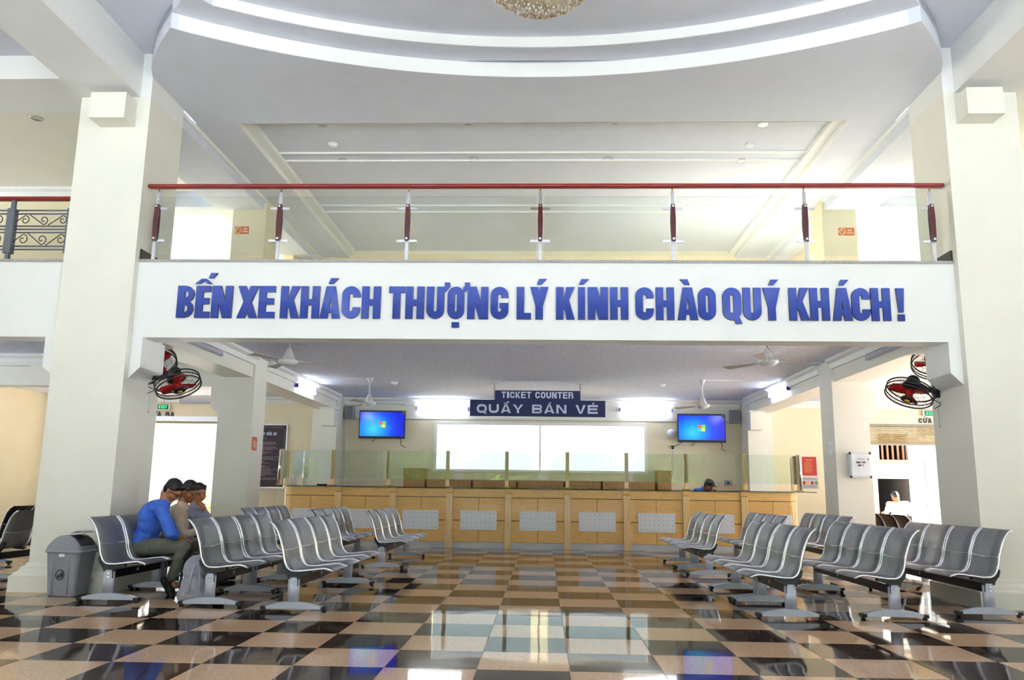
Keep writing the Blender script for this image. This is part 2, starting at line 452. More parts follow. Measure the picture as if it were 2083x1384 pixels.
for area, i, j, cx_, cy_, dark in cells[300:]:
    rest.mi = 1 if dark else 0
    b = TILE/2 - .0025
    rest.box(cx_-b, cx_+b, cy_-b, cy_+b, -.0035, 0)
ro = rest.build('distant_floor_tiles', [T_L, T_D], floor); ro['kind'] = 'stuff'

# ------------------------------------------------------------------ big columns with plinths and stub capitals
def ogee_plinth(x0, x1, y0, y1, parent, h=0.30, p=0.13):
    mb = MB()
    prof = [(p, 0), (p, h*.56), (p*.82, h*.60), (p*.78, h*.66), (p*.52, h*.74), (p*.40, h*.86), (p*.16, h*.92), (p*.12, h)]
    rings = []
    for e, z in prof:
        rings.append([mb.bm.verts.new(v) for v in ((x0-e, y0-e, z), (x1+e, y0-e, z), (x1+e, y1+e, z), (x0-e, y1+e, z))])
    for A, B in zip(rings, rings[1:]):
        for j in range(4): mb._f([A[j], A[(j+1) % 4], B[(j+1) % 4], B[j]])
    mb._f(rings[-1]); mb._f(rings[0][::-1])
    return mb.build('plinth', CREAMW, parent)
def column(x0, x1, y0, y1, ztop, label, plinth=True, white_from=None):
    c = struct(box('column', CREAMW, x0, x1, y0, y1, 0, white_from or ztop), label)
    if white_from: box('column_head', WHITE, x0, x1, y0, y1, white_from, ztop, c)
    if plinth: ogee_plinth(x0, x1, y0, y1, c)
    return c
colL = column(LX0, LX1, CF, CB, 6.36, 'big cream square column beside the grey bin', white_from=5.79)
colR = column(RX0, RX1, CF, CB, 6.36, 'big cream square column at the right edge', white_from=5.79)
for c, xa, xb in ((colL, ony(183,210,8.85).x, ony(255,210,8.85).x), (colR, ony(1968,210,8.85).x, ony(2043,210,8.85).x)):
    box('stub_block', CREAMW, xa, xb, 8.85, CF, 5.40, 5.72, c)
for c, x0, x1 in ((colL, LX1, LX1+.02), (colR, RX0-.02, RX0)): box('upper_skirting', M('dark_granite','#2e2b28',.4), x0, x1, BF, CB, BZ1+.03, BZ1+.16, c)
c2L = column(LC0, LC1, C2F, C2B, ZC, 'second cream column behind the seated men', plinth=False)
c2R = column(RC0, RC1, C2F, C2B, ZC, 'second cream column carrying the suggestion box', plinth=False)
for c, x0, x1 in ((c2L, LC0, LC1), (c2R, RC0, RC1)):
    box('upper_shaft', CREAM, x0, x1, C2F, C2B, ZF, ZS, c)

# ------------------------------------------------------------------ balcony beam, corbels, floor slab, ceilings under it
def beam(name, mat, x0, x1, y0, y1, z0, z1, label=None):
    return struct(box(name, mat, x0, x1, y0, y1, z0, z1), label)
bm_c = beam('beam', WHITE, LX1, RX0, BF, BB, BZ0, BZ1, 'white balcony beam carrying the blue greeting letters')
bm_l = beam('beam', WHITE, -SX, LX0, BF, BB, BZ0, BZ1, 'white balcony beam at the left edge')
bm_r = beam('beam', WHITE, RX1, SX, BF, BB, BZ0, BZ1, 'white balcony beam at the right edge')
for par, x0, x1, sgn in ((bm_c, LX1, LX1+.13, 1), (bm_c, RX0-.13, RX0, -1), (bm_l, LX0-.17, LX0, -1), (bm_r, RX1, RX1+.17, 1)):
    # chamfered corbel dropping from the beam against the column
    xin = x1 if sgn > 0 else x0; xcol = x0 if sgn > 0 else x1
    MB().prism([(xcol, BZ0+.002), (xin, BZ0+.002), (xin, 2.49), (xcol, 2.36)], 'xz', BF, BB+.28).build('corbel', WHITE, par)
for par, x0, x1 in ((bm_c, LX1, RX0), (bm_l, -SX, LX0), (bm_r, RX1, SX)):
    box('granite_coping', GRAN, x0, x1, BF-.03, BB+.1, BZ1, BZ1+.028, par)
struct(box('upper_floor', M('upper_floor_tile', '#cfc6b4', 0.25, scale=8), -SX, SX, BB, YW+.2, ZF-.12, ZF), 'upper storey floor slab')
for xa, xb, ya, w_ in ((-SX, -5.5, 13.72, 'left'), (5.35, SX, 13.72, 'right')): struct(box('bounce_cut_deck', M('bounce_cut_grey','#55565a',.9), xa, xb, ya, YW+.2, ZF, ZF+.03), 'dark deck added to cut bounced light outside the %s upper bay' % w_)  # added dark cover, keeps sunlit slab from brightening the upper ceilings
low_ceil = struct(box('ceiling', CEILTEX, -SX, SX, BB, YW+.2, ZC, ZC+.1), 'rough grey ceiling under the balcony')

def cornice(par, x0, x1, y, d, z=ZC, mat=WHITE):
    """stepped moulding along x on a face at y; d = -1 projects towards the camera"""
    MB().prism([(y, z), (y+d*.13, z), (y+d*.13, z-.045), (y+d*.07, z-.075), (y+d*.045, z-.15), (y, z-.15)], 'yz', x0, x1).build('cornice', mat, par)
def cornice_y(par, y0, y1, x, d, z=ZC, mat=WHITE):
    MB().prism([(x, z), (x+d*.13, z), (x+d*.13, z-.045), (x+d*.07, z-.075), (x+d*.045, z-.15), (x, z-.15)], 'xz', y0, y1).build('cornice', mat, par)
for s, xi, xo, word in ((-1, LC1, LC0, 'left'), (1, RC0, RC1, 'right')):
    x0, x1 = min(xi, xo), max(xi, xo)
    b1 = beam('beam', CREAMW, x0+.04, x1-.04, CB, C2F, 2.94, ZC, 'ceiling beam between the front columns, %s side' % word)
    b2 = beam('beam', CREAMW, x0+.04, x1-.04, C2B, 19.0, 2.96, ZC, 'ceiling beam with a lit tube lamp, %s side' % word)
    for b, ya, yb in ((b1, CB, C2F), (b2, C2B, 19.0)):
        cornice_y(b, ya, yb, xi - (-s)*.04 if False else (xi + s*.04), -s)
    b3 = beam('beam', CREAMW, -SX if s < 0 else x1, x0 if s < 0 else SX, C2F, C2F+.3, 2.78, ZC, 'cross beam before the %s exit' % word)
    cornice(b3, -SX if s < 0 else x1, x0 if s < 0 else SX, C2F, -1)
    xc = xo; e = s*.14
    MB().prism([(xc, 2.782), (xc+e, 2.782), (xc+e, 2.44), (xc, 2.33)], 'xz', C2F, C2F+.3).build('corbel', CREAMW, b3)

# ------------------------------------------------------------------ back wall with window and two exits
DLx0, DLx1, DLz = -10.6, ony(443, 855, YW).x, ony(400, 856, YW).z
DRx0, DRx1, DRz = ony(1767, 866, YW).x, 10.6, ony(1800, 867, YW).z
WX0, WX1 = ony(888, 900, YW).x, ony(1311, 900, YW).x
WZ0, WZ1 = ony(1100, 957, YW).z, ony(1100, 866, YW).z
wb = struct(MB().box(-SX, DLx0, YW, YW+.2, -.3, ZF).box(DLx0, DLx1, YW, YW+.2, DLz, ZF).box(DLx1, WX0, YW, YW+.2, -.3, ZF)
    .box(WX0, WX1, YW, YW+.2, -.3, WZ0).box(WX0, WX1, YW, YW+.2, WZ1, ZF).box(WX1, DRx0, YW, YW+.2, -.3, ZF)
    .box(DRx0, DRx1, YW, YW+.2, DRz, ZF).box(DRx1, SX, YW, YW+.2, -.3, ZF).build('wall_back', CREAM), 'cream back wall behind the ticket counter')
cornice(wb, -SX, SX, YW, -1)
for x0, x1 in ((LC1+.12, RC0-.12),):
    box('wall_field', CREAMW, x0, x1, YW-.012, YW, 2.80, ZC-.15, wb)
box('wall_groove', M('groove_grey', '#9b988c', 0.7), LC1, RC0, YW-.006, YW, 2.785, 2.80, wb)
for s, x0, x1 in ((-1, LC0, LC1), (1, RC0, RC1)):
    box('pilaster', CREAMW, x0, x1, 19.0, YW, 0, ZC, wb)
    xa, xb = (ony(652,850,18.6).x, ony(679,850,18.6).x) if s < 0 else (ony(1527,855,18.6).x, ony(1553,855,18.6).x)
    box('stub_block', CREAMW, xa, xb, 18.62, 19.0, 2.55, 2.93, wb)
    box('stub_cap', WHITE, xa-.03, xb+.03, 18.59, 19.0, 2.93, 2.98, wb)
win = struct(box('window_1', WHITE, WX0-.06, WX1+.06, YW-.03, YW, WZ1, WZ1+.07), 'wide bright window above the cabinets')
for nm, a in (('window_sill', (WX0-.06, WX1+.06, YW-.06, YW+.2, WZ0-.05, WZ0)), ('window_frame', (WX0-.06, WX0, YW-.03, YW+.05, WZ0, WZ1)), ('window_frame', (WX1, WX1+.06, YW-.03, YW+.05, WZ0, WZ1)),
              ('window_mullion', ((WX0+WX1)/2-.02, (WX0+WX1)/2+.02, YW+.05, YW+.1, WZ0, WZ1))):
    box(nm, WHITE, *a, parent=win)
for x0, x1 in ((WX0, (WX0+WX1)/2), ((WX0+WX1)/2, WX1)): box('pane', GLS, x0+.02, x1-.02, YW+.07, YW+.078, WZ0, WZ1, win)
# exits
d1 = struct(box('door_1', STEEL, DLx0, DLx1, YW-.02, YW+.06, DLz-.02, DLz+.10), 'left exit with its roller shutter raised')
box('shutter_edge', M('shutter_beige', '#b6a477', 0.5), DLx0, DLx1, YW+.06, YW+.10, DLz-.07, DLz, d1)
z_sh = ony(1800, 904, YW).z
d2 = struct(box('door_2', M('shutter_guide', '#8d8a80', 0.5), DRx0, DRx1, YW-.01, YW+.05, DRz-.01, DRz+.05), 'right exit with a beige roller shutter half raised')
sl = []
zz = DRz
mbs = MB()
n_sl = 10
for k in range(n_sl):
    a = DRz - (DRz - z_sh - .03)*k/n_sl; b = DRz - (DRz - z_sh - .03)*(k+1)/n_sl
    MB().prism([(YW+.06, a), (YW+.035, (a*2+b)/3), (YW+.035, (a+b*2)/3), (YW+.06, b+.004), (YW+.08, b+.004), (YW+.08, a)], 'yz', DRx0+.01, DRx1-.01).build('shutter_slat', MATS['shutter_beige'], d2)
box('bottom_rail', M('shutter_rail', '#8f8878', 0.4, 0.3), DRx0+.01, DRx1-.01, YW+.03, YW+.09, z_sh-.02, z_sh+.03, d2)
for s, w in ((-1, 'left'), (1, 'right')):
    xa, xb = (SX, SX+.2) if s > 0 else (-SX-.2, -SX)
    mbw = MB().box(xa, xb, YB, YW+.2, -.3, .0).box(xa, xb, YB, YW+.2, 3.2, 3.9).box(xa, xb, YB, YW+.2, 5.6, 6.5).box(xa, xb, YB, 9.6, 0, 3.2).box(xa, xb, YB, 10.3, 3.9, 5.6)  # unseen openings, shaped to feed daylight under the balcony
    for ya, yb in ((13.35, 13.75), (16.0, YW+.2)): mbw.box(xa, xb, ya, yb, 0, 3.2)
    mbw.box(xa, xb, 10.3 if s > 0 else 12.4, YW+.2, 3.9, 5.6)
    struct(mbw.build('wall_' + w, CREAM), 'cream side wall with openings added for daylight on the %s' % w)

mbw = MB().box(-SX, SX, YB-.2, YB, 4.2, 6.5)  # unseen wall, closed upper part added to cut frontal sky light
for xa, xb in ((-SX, -11.3), (11.3, SX)): mbw.box(xa, xb, YB-.2, YB, -.3, 4.2)
struct(mbw.build('wall_front', CREAMW), 'front wall added behind the viewer to hold back daylight, wide opening below')

# ------------------------------------------------------------------ upper storey: stepped round ceiling, coffer, walls
k6 = (ZS - H)/(5.95 - H)
BL = [(-4.785, 9.115), (-4.70, 8.90), (-4.50, 8.57), (-4.275, 8.27), (-4.075, 8.035), (-3.94, 7.885), (-3.745, 7.66)]
RC_, RR1 = Vector((-0.062, 1.495)), 7.69
ZB, ZTOP = 6.23, 6.36
RR2 = onz(1100, 97, ZB).y - RC_.y
def arc_pts(Rd, xa, xb, n=40):
    return [(xa + (xb-xa)*i/n, RC_.y + math.sqrt(Rd*Rd - (xa + (xb-xa)*i/n - RC_.x)**2)) for i in range(n+1)]
mirror = lambda p: (-0.137 - p[0], p[1])
BRt = [mirror(p) for p in BL]
# lower soffit: from the round edge back to the coffer
outl = BL[:5] + arc_pts(RR1, BL[4][0], BRt[4][0])[1:-1] + BRt[:5][::-1] + [(RX0, 10.42), (LX1, 10.42)]
soff = struct(MB().prism(outl, 'xy', ZS, ZTOP).build('ceiling', CEIL), 'grey upper soffit with a round white edge')
MB().prism([(x, y) for x, y in arc_pts(RR1+.0, BL[4][0]+.02, BRt[4][0]-.02)] + [(x, y) for x, y in arc_pts(RR1-.012, BL[4][0]+.02, BRt[4][0]-.02)][::-1], 'xy', ZS+.001, ZB).build('round_fascia', WHITE, soff)
outl2 = BL + arc_pts(RR2, BL[-1][0], BRt[-1][0])[1:-1] + BRt[::-1]
rng = struct(MB().prism(outl2, 'xy', ZB, ZTOP+.001).build('ceiling', CEIL), 'second round ceiling step above the balcony')
MB().prism([(x, y) for x, y in arc_pts(RR2, BL[-1][0]+.02, BRt[-1][0]-.02)] + [(x, y) for x, y in arc_pts(RR2-.012, BL[-1][0]+.02, BRt[-1][0]-.02)][::-1], 'xy', ZB+.001, ZTOP).build('round_fascia', WHITE, rng)
struct(box('ceiling', CEIL, -SX, SX, YB, 10.5, ZTOP, ZTOP+.12), 'high hall ceiling')
# hall edge beams running from the columns towards the viewer
for s, xa, xb, w in ((-1, LX0, LX1-.13, 'left'), (1, RX0+.13, RX1, 'right')):
    beam('beam', WHITE, xa, xb, YB, CF, 5.79, ZTOP, 'white ceiling beam running from the %s column towards the viewer' % w)
    o0, o1 = (-SX, LX0) if s < 0 else (RX1, SX)
    b_ = beam('beam', WHITE, o0, o1, 9.14, 10.05, ZS, ZTOP, 'white cross beam over the %s side balcony' % w)
    struct(box('ceiling', CREAMW, o0, o1, 10.05, 13.0, ZS, ZS+.1), 'ceiling over the %s side balcony' % w)
# soffit strips and coffer behind the round edge
KX0, KX1 = -4.22, 4.05
YU = 17.0
for x0, x1 in ((LX1-.06, KX0), (KX1, RX0+.06)):
    struct(box('ceiling', CEIL, x0, x1, 10.42, YU, ZS, ZTOP), 'soffit strip beside the ceiling coffer')
step = struct(box('ceiling', CEIL, KX0, KX1, 10.42, YU, ZS+.15, ZTOP), 'shallow coffer in the upper ceiling')
for x0, x1 in ((KX0, KX0+.15), (KX1-.15, KX1)):
    box('coffer_step', WHITE, x0, x1, 10.421, YU, ZS+.08, ZS+.15, step)
for x in (KX0, KX1):
    box('coffer_edge', WHITE, x-.012, x+.012, 10.42, YU, ZS+.001, ZS+.08, step)
for y in (10.72, 11.75, 12.05, 14.1, 14.45):
    box('coffer_rib', WHITE, KX0+.15, KX1-.15, y-.015, y+.015, ZS+.125, ZS+.15, step)
for s, xa, xb in ((-1, LX1-.06, LC0-.3), (1, RX0+.06, RC1+.3)):
    x0, x1 = min(xa, xb), max(xa, xb)
    b_ = beam('beam', CEIL, x0, x1, CB, YU, 5.86, ZS+.02, 'upper ceiling beam, %s side' % ('left' if s < 0 else 'right'))
    box('beam_edge', WHITE, (x1-.02 if s < 0 else x0-.04), (x1+.04 if s < 0 else x0+.02), CB, YU, ZS-.06, ZS, b_)
for x0, x1, w_, ys in ((LC0, LC0+.2, 'left', 16.2), (RC1-.2, RC1, 'right', 14.75)): struct(box('wall_upper_light_block', CREAM, x0, x1, ys, YU, ZF, ZS+.02), 'cream wall added to block side light behind the %s no-smoking column' % w_)  # added walls, they keep light from the open sides off the ceiling
struct(box('wall_upper_back', CREAM, -7.0, 7.0, YU, YU+.2, ZF, ZTOP), 'cream wall at the back of the upper storey')
for s, w in ((-1, 'left'), (1, 'right')):
    x0, x1 = (-SX, -7.2) if s < 0 else (7.2, SX)
    u = struct(box('wall_upper_' + w, CREAM, x0, x1, 12.9, 13.1, ZF, ZTOP), 'cream upper wall behind the %s balcony rail' % w)
    cornice(u, x0, x1, 12.9, -1, ZS)
    a, b = (-7.2, LC0) if s < 0 else (RC1, 7.2)
    struct(box('lintel', CEIL, a, b, 13.3, 13.7, 5.88, ZTOP), 'lintel above the open upper bay')
    struct(box('ceiling', CEIL, a, b, 10.05, 13.3, ZS+.12, ZTOP), 'ceiling before the open upper bay')

# ------------------------------------------------------------------ ground outside, lower than the hall
og = struct(MB().box(-60, 60, YW+.2, 70, -.9, -.45).box(-60, 60, -60, YB, -.9, -.45).box(-60, -SX-.2, YB, YW+.2, -.9, -.45).box(SX+.2, 60, YB, YW+.2, -.9, -.45).build('outside_ground', M('sunlit_concrete', '#bfc1c3', 0.8, var=0.08, scale=2)), 'pale concrete ground outside')

# ------------------------------------------------------------------ greeting letters on the beam
def L5(x): return 360 + .3553*x
def L6(x): return 1100 + .3649*x
spans = [('B',L5(0),L5(100)),('Ế',L5(105),L5(188)),('N',L5(197),L5(315)),None,('X',L5(345),L5(462)),('E',L5(467),L5(560)),None,
 ('K',L5(592),L5(702)),('H',L5(707),L5(815)),('Á',L5(820),L5(935)),('C',L5(943),L5(1048)),('H',L5(1057),L5(1165)),None,
 ('T',L5(1212),L5(1302)),('H',L5(1308),L5(1415)),('Ư',L5(1428),L5(1530)),('Ợ',L5(1548),L5(1645)),('N',L5(1662),L5(1782)),('G',L5(1795),L5(1898)),None,
 ('L',L5(1945),L5(2028)),('Ý',L5(2022),L6(42)),None,('K',L6(85),L6(190)),('Í',L6(208),L6(247)),('N',L6(262),L6(375)),('H',L6(387),L6(488)),None,
 ('C',L6(528),L6(630)),('H',L6(642),L6(745)),('À',L6(762),L6(877)),('O',L6(878),L6(977)),None,('Q',L6(1014),L6(1118)),('U',L6(1128),L6(1230)),('Ý',L6(1240),L6(1337)),None,
 ('K',L6(1385),L6(1497)),('H',L6(1502),L6(1610)),('Á',L6(1627),L6(1737)),('C',L6(1735),L6(1837)),('H',L6(1843),L6(1950)),('!',L6(1985),L6(2030))]
words = ['BẾN','XE','KHÁCH','THƯỢNG','LÝ','KÍNH','CHÀO','QUÝ','KHÁCH']
wi = 0; seen = set(); place = {0: 'first', 1: 'second', 2: 'third', 3: 'fourth', 4: 'fifth', 5: 'sixth'}
li = 0
for sp in spans:
    if sp is None: wi += 1; li = 0; continue
    ch, xa, xb = sp
    yc = 615 + (xa-1100)*.004
    a, b = ony(xa, yc, BF-.03), ony(xb, yc, BF-.03)
    z0 = ony((xa+xb)/2, 648 + (xa-700)*.0045, BF-.03).z; z1 = ony((xa+xb)/2, 582.5 + (xa-700)*.0035, BF-.03).z
    mb = MB(); put_glyph(mb, ch, a.x, b.x, z0, z1, BF-.03, .03, .225 if ch != '!' else .2)
    o = mb.build('sign_letter', [LBLUE, LSIDE], fix=False)
    w = words[wi]
    lab = 'blue letter %s, %s in the word %s on the beam' % (ch, place[li], w) if ch != '!' else 'blue exclamation mark ending the greeting on the beam'
    if w == 'KHÁCH' and ch != '!': lab = 'blue letter %s, %s in the %s word KHÁCH on the beam' % (ch, place[li], 'earlier' if wi == 2 else 'later')
    tag(o, lab, 'letter', 'blue greeting letters on the balcony beam'); li += 1

# ------------------------------------------------------------------ glass balustrade on the central balcony
YRL = BF + .06
bal = thing('glass_balustrade', 'glass balustrade with red wooden handrail on the balcony', 'balustrade', (0, YRL, BZ1+.028))
zt = ony(1100, 379, YRL).z - (BZ1+.028)
xa, xb = ony(299, 385, YRL).x, ony(1924, 384, YRL).x
prof = [(-.035,-.022),(.035,-.022),(.045,0),(.035,.022),(-.035,.022),(-.045,0)]
mb = MB(); mb.prism(prof, 'yz', xa+.03, xb-.03)
hr = mb.build('handrail', REDWOOD, bal, (0,0,zt), bevel=.008)
zs_ = zt
px_posts = [(318,335),(568,570),(829,829),(1099,1099),(1369,1371),(1638,1640),(1896,1900)]
xs_ = []
for k, (p0, p1) in enumerate(px_posts):
    x = ony(p0, 455, YRL).x; xs_.append(x)
    post = MB().box(-.02,.02,-.008,.008,0,.30).box(-.02,.02,-.008,.008,.55,zt-.07).box(-.02,.02,-.008,.008,.28,.57).build('post', STEEL, bal, (x,0,0))
    MB().cyl((0,0,zt-.075),(0,0,zt-.02),.009,n=8).build('rail_pin', M('brass','#b58a4a',.3,.9), post)
    g = MB()
    zz = [.245,.36,.5,.62,.70]; wd = [.022,.027,.03,.027,.022]
    pts = [(-w_,z_) for w_,z_ in zip(wd,zz)] + [(w_,z_) for w_,z_ in zip(wd[::-1],zz[::-1])]
    g.prism(pts,'xz',-.03,-.009); g.prism(pts,'xz',.009,.03); g.build('wooden_grip', DKRED, post)
    for z_ in (.275,.675):
        MB().cyl((0,-.042,z_),(0,-.03,z_),.014,n=10).build('bolt', CHROME, post)
        x0 = -.115 if k > 0 else 0; x1 = .115 if k < 6 else 0
        MB().box(x0,x1,-.006,.006,z_-.035,z_-.008).build('glass_clamp', CHROME, post)
    for z_ in (.06,.12,zt-.12,zt-.16):
        MB().cyl((0,-.013,z_),(0,-.008,z_),.008,n=8).build('screw', CHROME, post)
for k in range(6):
    box('glass_panel', GLS, xs_[k]+.045, xs_[k+1]-.045, -.004, .004, .085, .80, bal)

# ------------------------------------------------------------------ scroll railing on the left balcony
def spiral(cx, cz, r0, turns, a0, sgn, n=22):
    return [(cx + (r0*(1-.82*i/n))*math.cos(a0 + sgn*turns*2*math.pi*i/n), 0, cz + (r0*(1-.82*i/n))*math.sin(a0 + sgn*turns*2*math.pi*i/n)) for i in range(n+1)]
IRON = M('grey_painted_iron', '#6e727c', 0.45, 0.3, var=.05)
IROND = M('dark_iron_scroll', '#3a3c42', 0.5, 0.3, var=.05)
def scroll_rail(x0, x1, label):
    t = thing('scroll_railing', label, 'railing', (0, YRL, BZ1+.028))
    MB().prism(prof, 'yz', x0, x1).build('handrail', REDWOOD, t, (0,0,ony(60,405,YRL).z-(BZ1+.028)), bevel=.008)
    hz = ony(60,405,YRL).z-(BZ1+.028)
    n = int(round((x1-x0)/.78)); pitch = (x1-x0)/n
    for k in range(n+1):
        x = (x1 - k*pitch) if x0 < 0 else (x0 + k*pitch)
        xx = x + (-.05 if x0 < 0 else .05) if k == 0 else x
        p = box('post', IRON, xx-.022, xx+.022, -.022, .022, 0, hz-.02, t)
        box('post_sleeve', IRON, xx-.045, xx+.045, -.04, .04, .09, hz-.13, p)
        if k == n: break
        xL, xR = (x-pitch+.045, x-.05) if x0 < 0 else (x+.05, x+pitch-.045)
        rows = [.16,.205,.40,.445,.49,.665,.715]
        rows = [r_*hz/.88 for r_ in rows]
        for z in rows: MB().tube([(xL,0,z),(xR,0,z)], .010, 8).build('rail_bar', IRON, t)
        for (zl, zh) in ((rows[1]+.012, rows[2]-.012), (rows[4]+.012, rows[5]-.012)):
            hh = zh-zl; r_ = hh*.44; cm = (zl+zh)/2
            for i in range(3):
                cxx = xL + (i+.5)*(xR-xL)/3; up = (i % 2 == 0)
                sp1 = spiral(cxx, cm, r_, 1.15, math.pi/2 if up else -math.pi/2, -1 if up else 1)
                sp2 = [sp1[0]] + [(cxx - (xR-xL)/3*.75, 0, zl if up else zh)]
                MB().tube(sp2[::-1] + sp1[1:], .006, 6).build('scroll', IROND, t)
    return t
scroll_rail(-8.8, LX0-.0, 'grey iron scroll railing with red handrail at the left edge')
scroll_rail(RX1, 8.6, 'grey iron scroll railing beyond the right column')

# ------------------------------------------------------------------ ceiling fittings upstairs
for px, py, z in ((655,253,ZS+.15),(951,249,ZS+.15),(1251,247,ZS+.15),(1552,253,ZS+.15),(697,326,ZS+.15),(964,323,ZS+.15),(1237,323,ZS+.15),(1508,326,ZS+.15)):
    p = onz(px, py, z)
    t = thing('downlight', 'small recessed downlight in the upper coffer, at %s of its row' % {655:'far left',951:'centre left',1251:'centre right',1552:'far right',697:'far left, rear',964:'centre left, rear',1237:'centre right, rear',1508:'far right, rear'}[px], 'downlight', (p.x, p.y, z), group='recessed downlights of the upper ceiling')
    MB().lathe([(.05,-.004),(.065,-.012),(.075,-.008),(.078,0)],20).build('trim_ring', STEEL, t)
    MB().lathe([(0,-.003),(.05,-.003),(.05,0)],20).build('lens', M('lamp_lens','#f4f4f0',.3), t)
p = onz(75, 240, ZS); t = thing('downlight', 'lone recessed downlight over the left side balcony', 'downlight', (p.x,p.y,ZS), group='recessed downlights of the upper ceiling')
MB().lathe([(.05,-.004),(.075,-.014),(.085,-.008),(.088,0)],20).build('trim_ring', STEEL, t); MB().lathe([(0,-.003),(.05,-.003),(.05,0)],20).build('lens', MATS['lamp_lens'], t)
def smoke_detector(p, label):
    t = thing('smoke_detector', label, 'smoke detector', p, group='white smoke detectors on the ceilings')
    MB().lathe([(.075,0),(.075,-.012),(.062,-.016)],20).build('base', SOCK, t)
    MB().lathe([(.058,-.014),(.055,-.034),(.035,-.05),(0,-.05)],20).build('sensor_head', SOCK, t)
smoke_detector(onz(677,293,ZS+.15), 'white smoke detector on the left half of the upper ceiling')
smoke_detector(onz(1526,293,ZS+.15), 'white smoke detector on the right half of the upper ceiling')
smoke_detector(onz(1346,782,ZC), 'white smoke detector on the ceiling right of the hanging sign')
smoke_detector(onz(802,778,ZC), 'white smoke detector on the ceiling left of the hanging sign')

# chandelier: bowl of crystal beads under the round ceiling
CH = Vector((-.05, 6.2, 5.50))
ch = thing('chandelier', 'round crystal chandelier hanging at the top of the picture', 'chandelier', (CH.x, CH.y, ZTOP))
MB().lathe([(.12,0),(.12,-.03),(.02,-.05)],20).build('ceiling_rose', M('gold','#c9a45c',.25,1.0), ch)
MB().cyl((0,0,-.04),(0,0,-.55),.012,n=8).build('stem', MATS['gold'], ch)
MB().tube([(.56*math.cos(a*math.pi/24), .56*math.sin(a*math.pi/24), -.72) for a in range(48)], .015, 8, True).build('rim', MATS['gold'], ch)
MB().lathe([(.54,-.74),(.50,-.90),(.36,-1.08),(.18,-1.20),(0,-1.24),(0,-1.22),(.17,-1.18),(.35,-1.06),(.48,-.89),(.52,-.74)],32).build('inner_bowl', M('frosted_glass','#e6dcc4',.3, see=.25), ch)
mb = MB()
for k in range(2400):
    u = R.random(); a = R.random()*2*math.pi
    th = math.acos(1-u)                         # 0 at the bottom pole
    rr = .56*math.sin(th); z = -.74 - .52*math.cos(th)
    s = R.uniform(.006,.012)
    c = Vector((rr*math.cos(a), rr*math.sin(a), z-.01))
    v = [mb.bm.verts.new(c + Vector(d)*s) for d in ((1,0,0),(0,1,0),(-1,0,0),(0,-1,0),(0,0,1.2),(0,0,-1.4))]
    mb.mi = k % 3
    for f in ((0,1,4),(1,2,4),(2,3,4),(3,0,4),(1,0,5),(2,1,5),(3,2,5),(0,3,5)): mb._f([v[i] for i in f])
cb = mb.build('crystal_beads', [M('crystal_clear','#f5efe2',.05,.2,see=.3), M('crystal_amber','#b08a5a',.1,.2,see=.2), M('crystal_grey','#cfcac0',.06,.6)], ch); cb['kind'] = 'stuff'

# ------------------------------------------------------------------ waiting benches: perforated steel seats on a black beam
SW, PITCHS = .545, .573
PROF = [(-.25,.826),(-.228,.808),(-.205,.785),(-.183,.755),(-.163,.722),(-.135,.646),(-.111,.57),(-.097,.498),(-.085,.455),(-.068,.418),(-.045,.390),(-.012,.373),(.069,.373),(.184,.387),(.26,.397),(.30,.399),(.337,.390),(.379,.371)]
def seat_meshes(mat):
    mb = MB(); th = .004; w = SW/2 - .014
    F_ = []; B_ = []
    for i, (x, z) in enumerate(PROF):
        a = PROF[max(i-1,0)]; b = PROF[min(i+1,len(PROF)-1)]
        d = Vector((b[0]-a[0], 0, b[1]-a[1])).normalized(); nrm = Vector((-d.z, 0, d.x))
        F_.append([mb.bm.verts.new(Vector((x, y, z)) + nrm*(-th/2) + Vector((0,0,-.012 if abs(y) < w*.5 else 0))*(1 if 9 < i < 15 else 0)) for y in (-w, -w*.34, w*.34, w)])
        B_.append([mb.bm.verts.new(Vector((x, y, z)) + nrm*(th/2) + Vector((0,0,-.012 if abs(y) < w*.5 else 0))*(1 if 9 < i < 15 else 0)) for y in (-w, -w*.34, w*.34, w)])
    for G, fl in ((F_, 0), (B_, 1)):
        for i in range(len(PROF)-1):
            for j in range(3):
                q = [G[i][j], G[i][j+1], G[i+1][j+1], G[i+1][j]]
                mb._f(q if fl else q[::-1], True)
    for i in range(len(PROF)-1):
        mb._f([F_[i][0], B_[i][0], B_[i+1][0], F_[i+1][0]]); mb._f([B_[i][3], F_[i][3], F_[i+1][3], B_[i+1][3]])
    for i in (0, len(PROF)-1):
        mb._f([F_[i][j] for j in range(4)] + [B_[i][j] for j in (3,2,1,0)])
    bmesh.ops.recalc_face_normals(mb.bm, faces=mb.bm.faces)
    me = bpy.data.meshes.new('seat'); mb.bm.to_mesh(me); mb.bm.free(); me.materials.append(mat)
    def rail(y):
        m2 = MB(); m2.tube([(x, y, z) for x, z in PROF], .0115, 8)
        bmesh.ops.recalc_face_normals(m2.bm, faces=m2.bm.faces)
        r_ = bpy.data.meshes.new('edge_rail'); m2.bm.to_mesh(r_); m2.bm.free(); r_.materials.append(CHROME); return r_
    m3 = MB(); m3.tube([(-.113,-w,.566),(-.107,0,.552),(-.113,w,.566)], .006, 6); m3.bm.faces.ensure_lookup_table()
    bmesh.ops.recalc_face_normals(m3.bm, faces=m3.bm.faces)
    c_ = bpy.data.meshes.new('cross_wire'); m3.bm.to_mesh(c_); m3.bm.free(); c_.materials.append(CHROME)
    return me, rail(-SW/2+.008), rail(SW/2-.008), c_
SM_STEEL = seat_meshes(SEATM)
SM_BLACK = seat_meshes(M('black_and_backlit_vinyl', '#191a1d', 0.4, var=.1))  # black also holds the backlit shade of the bench by the exit
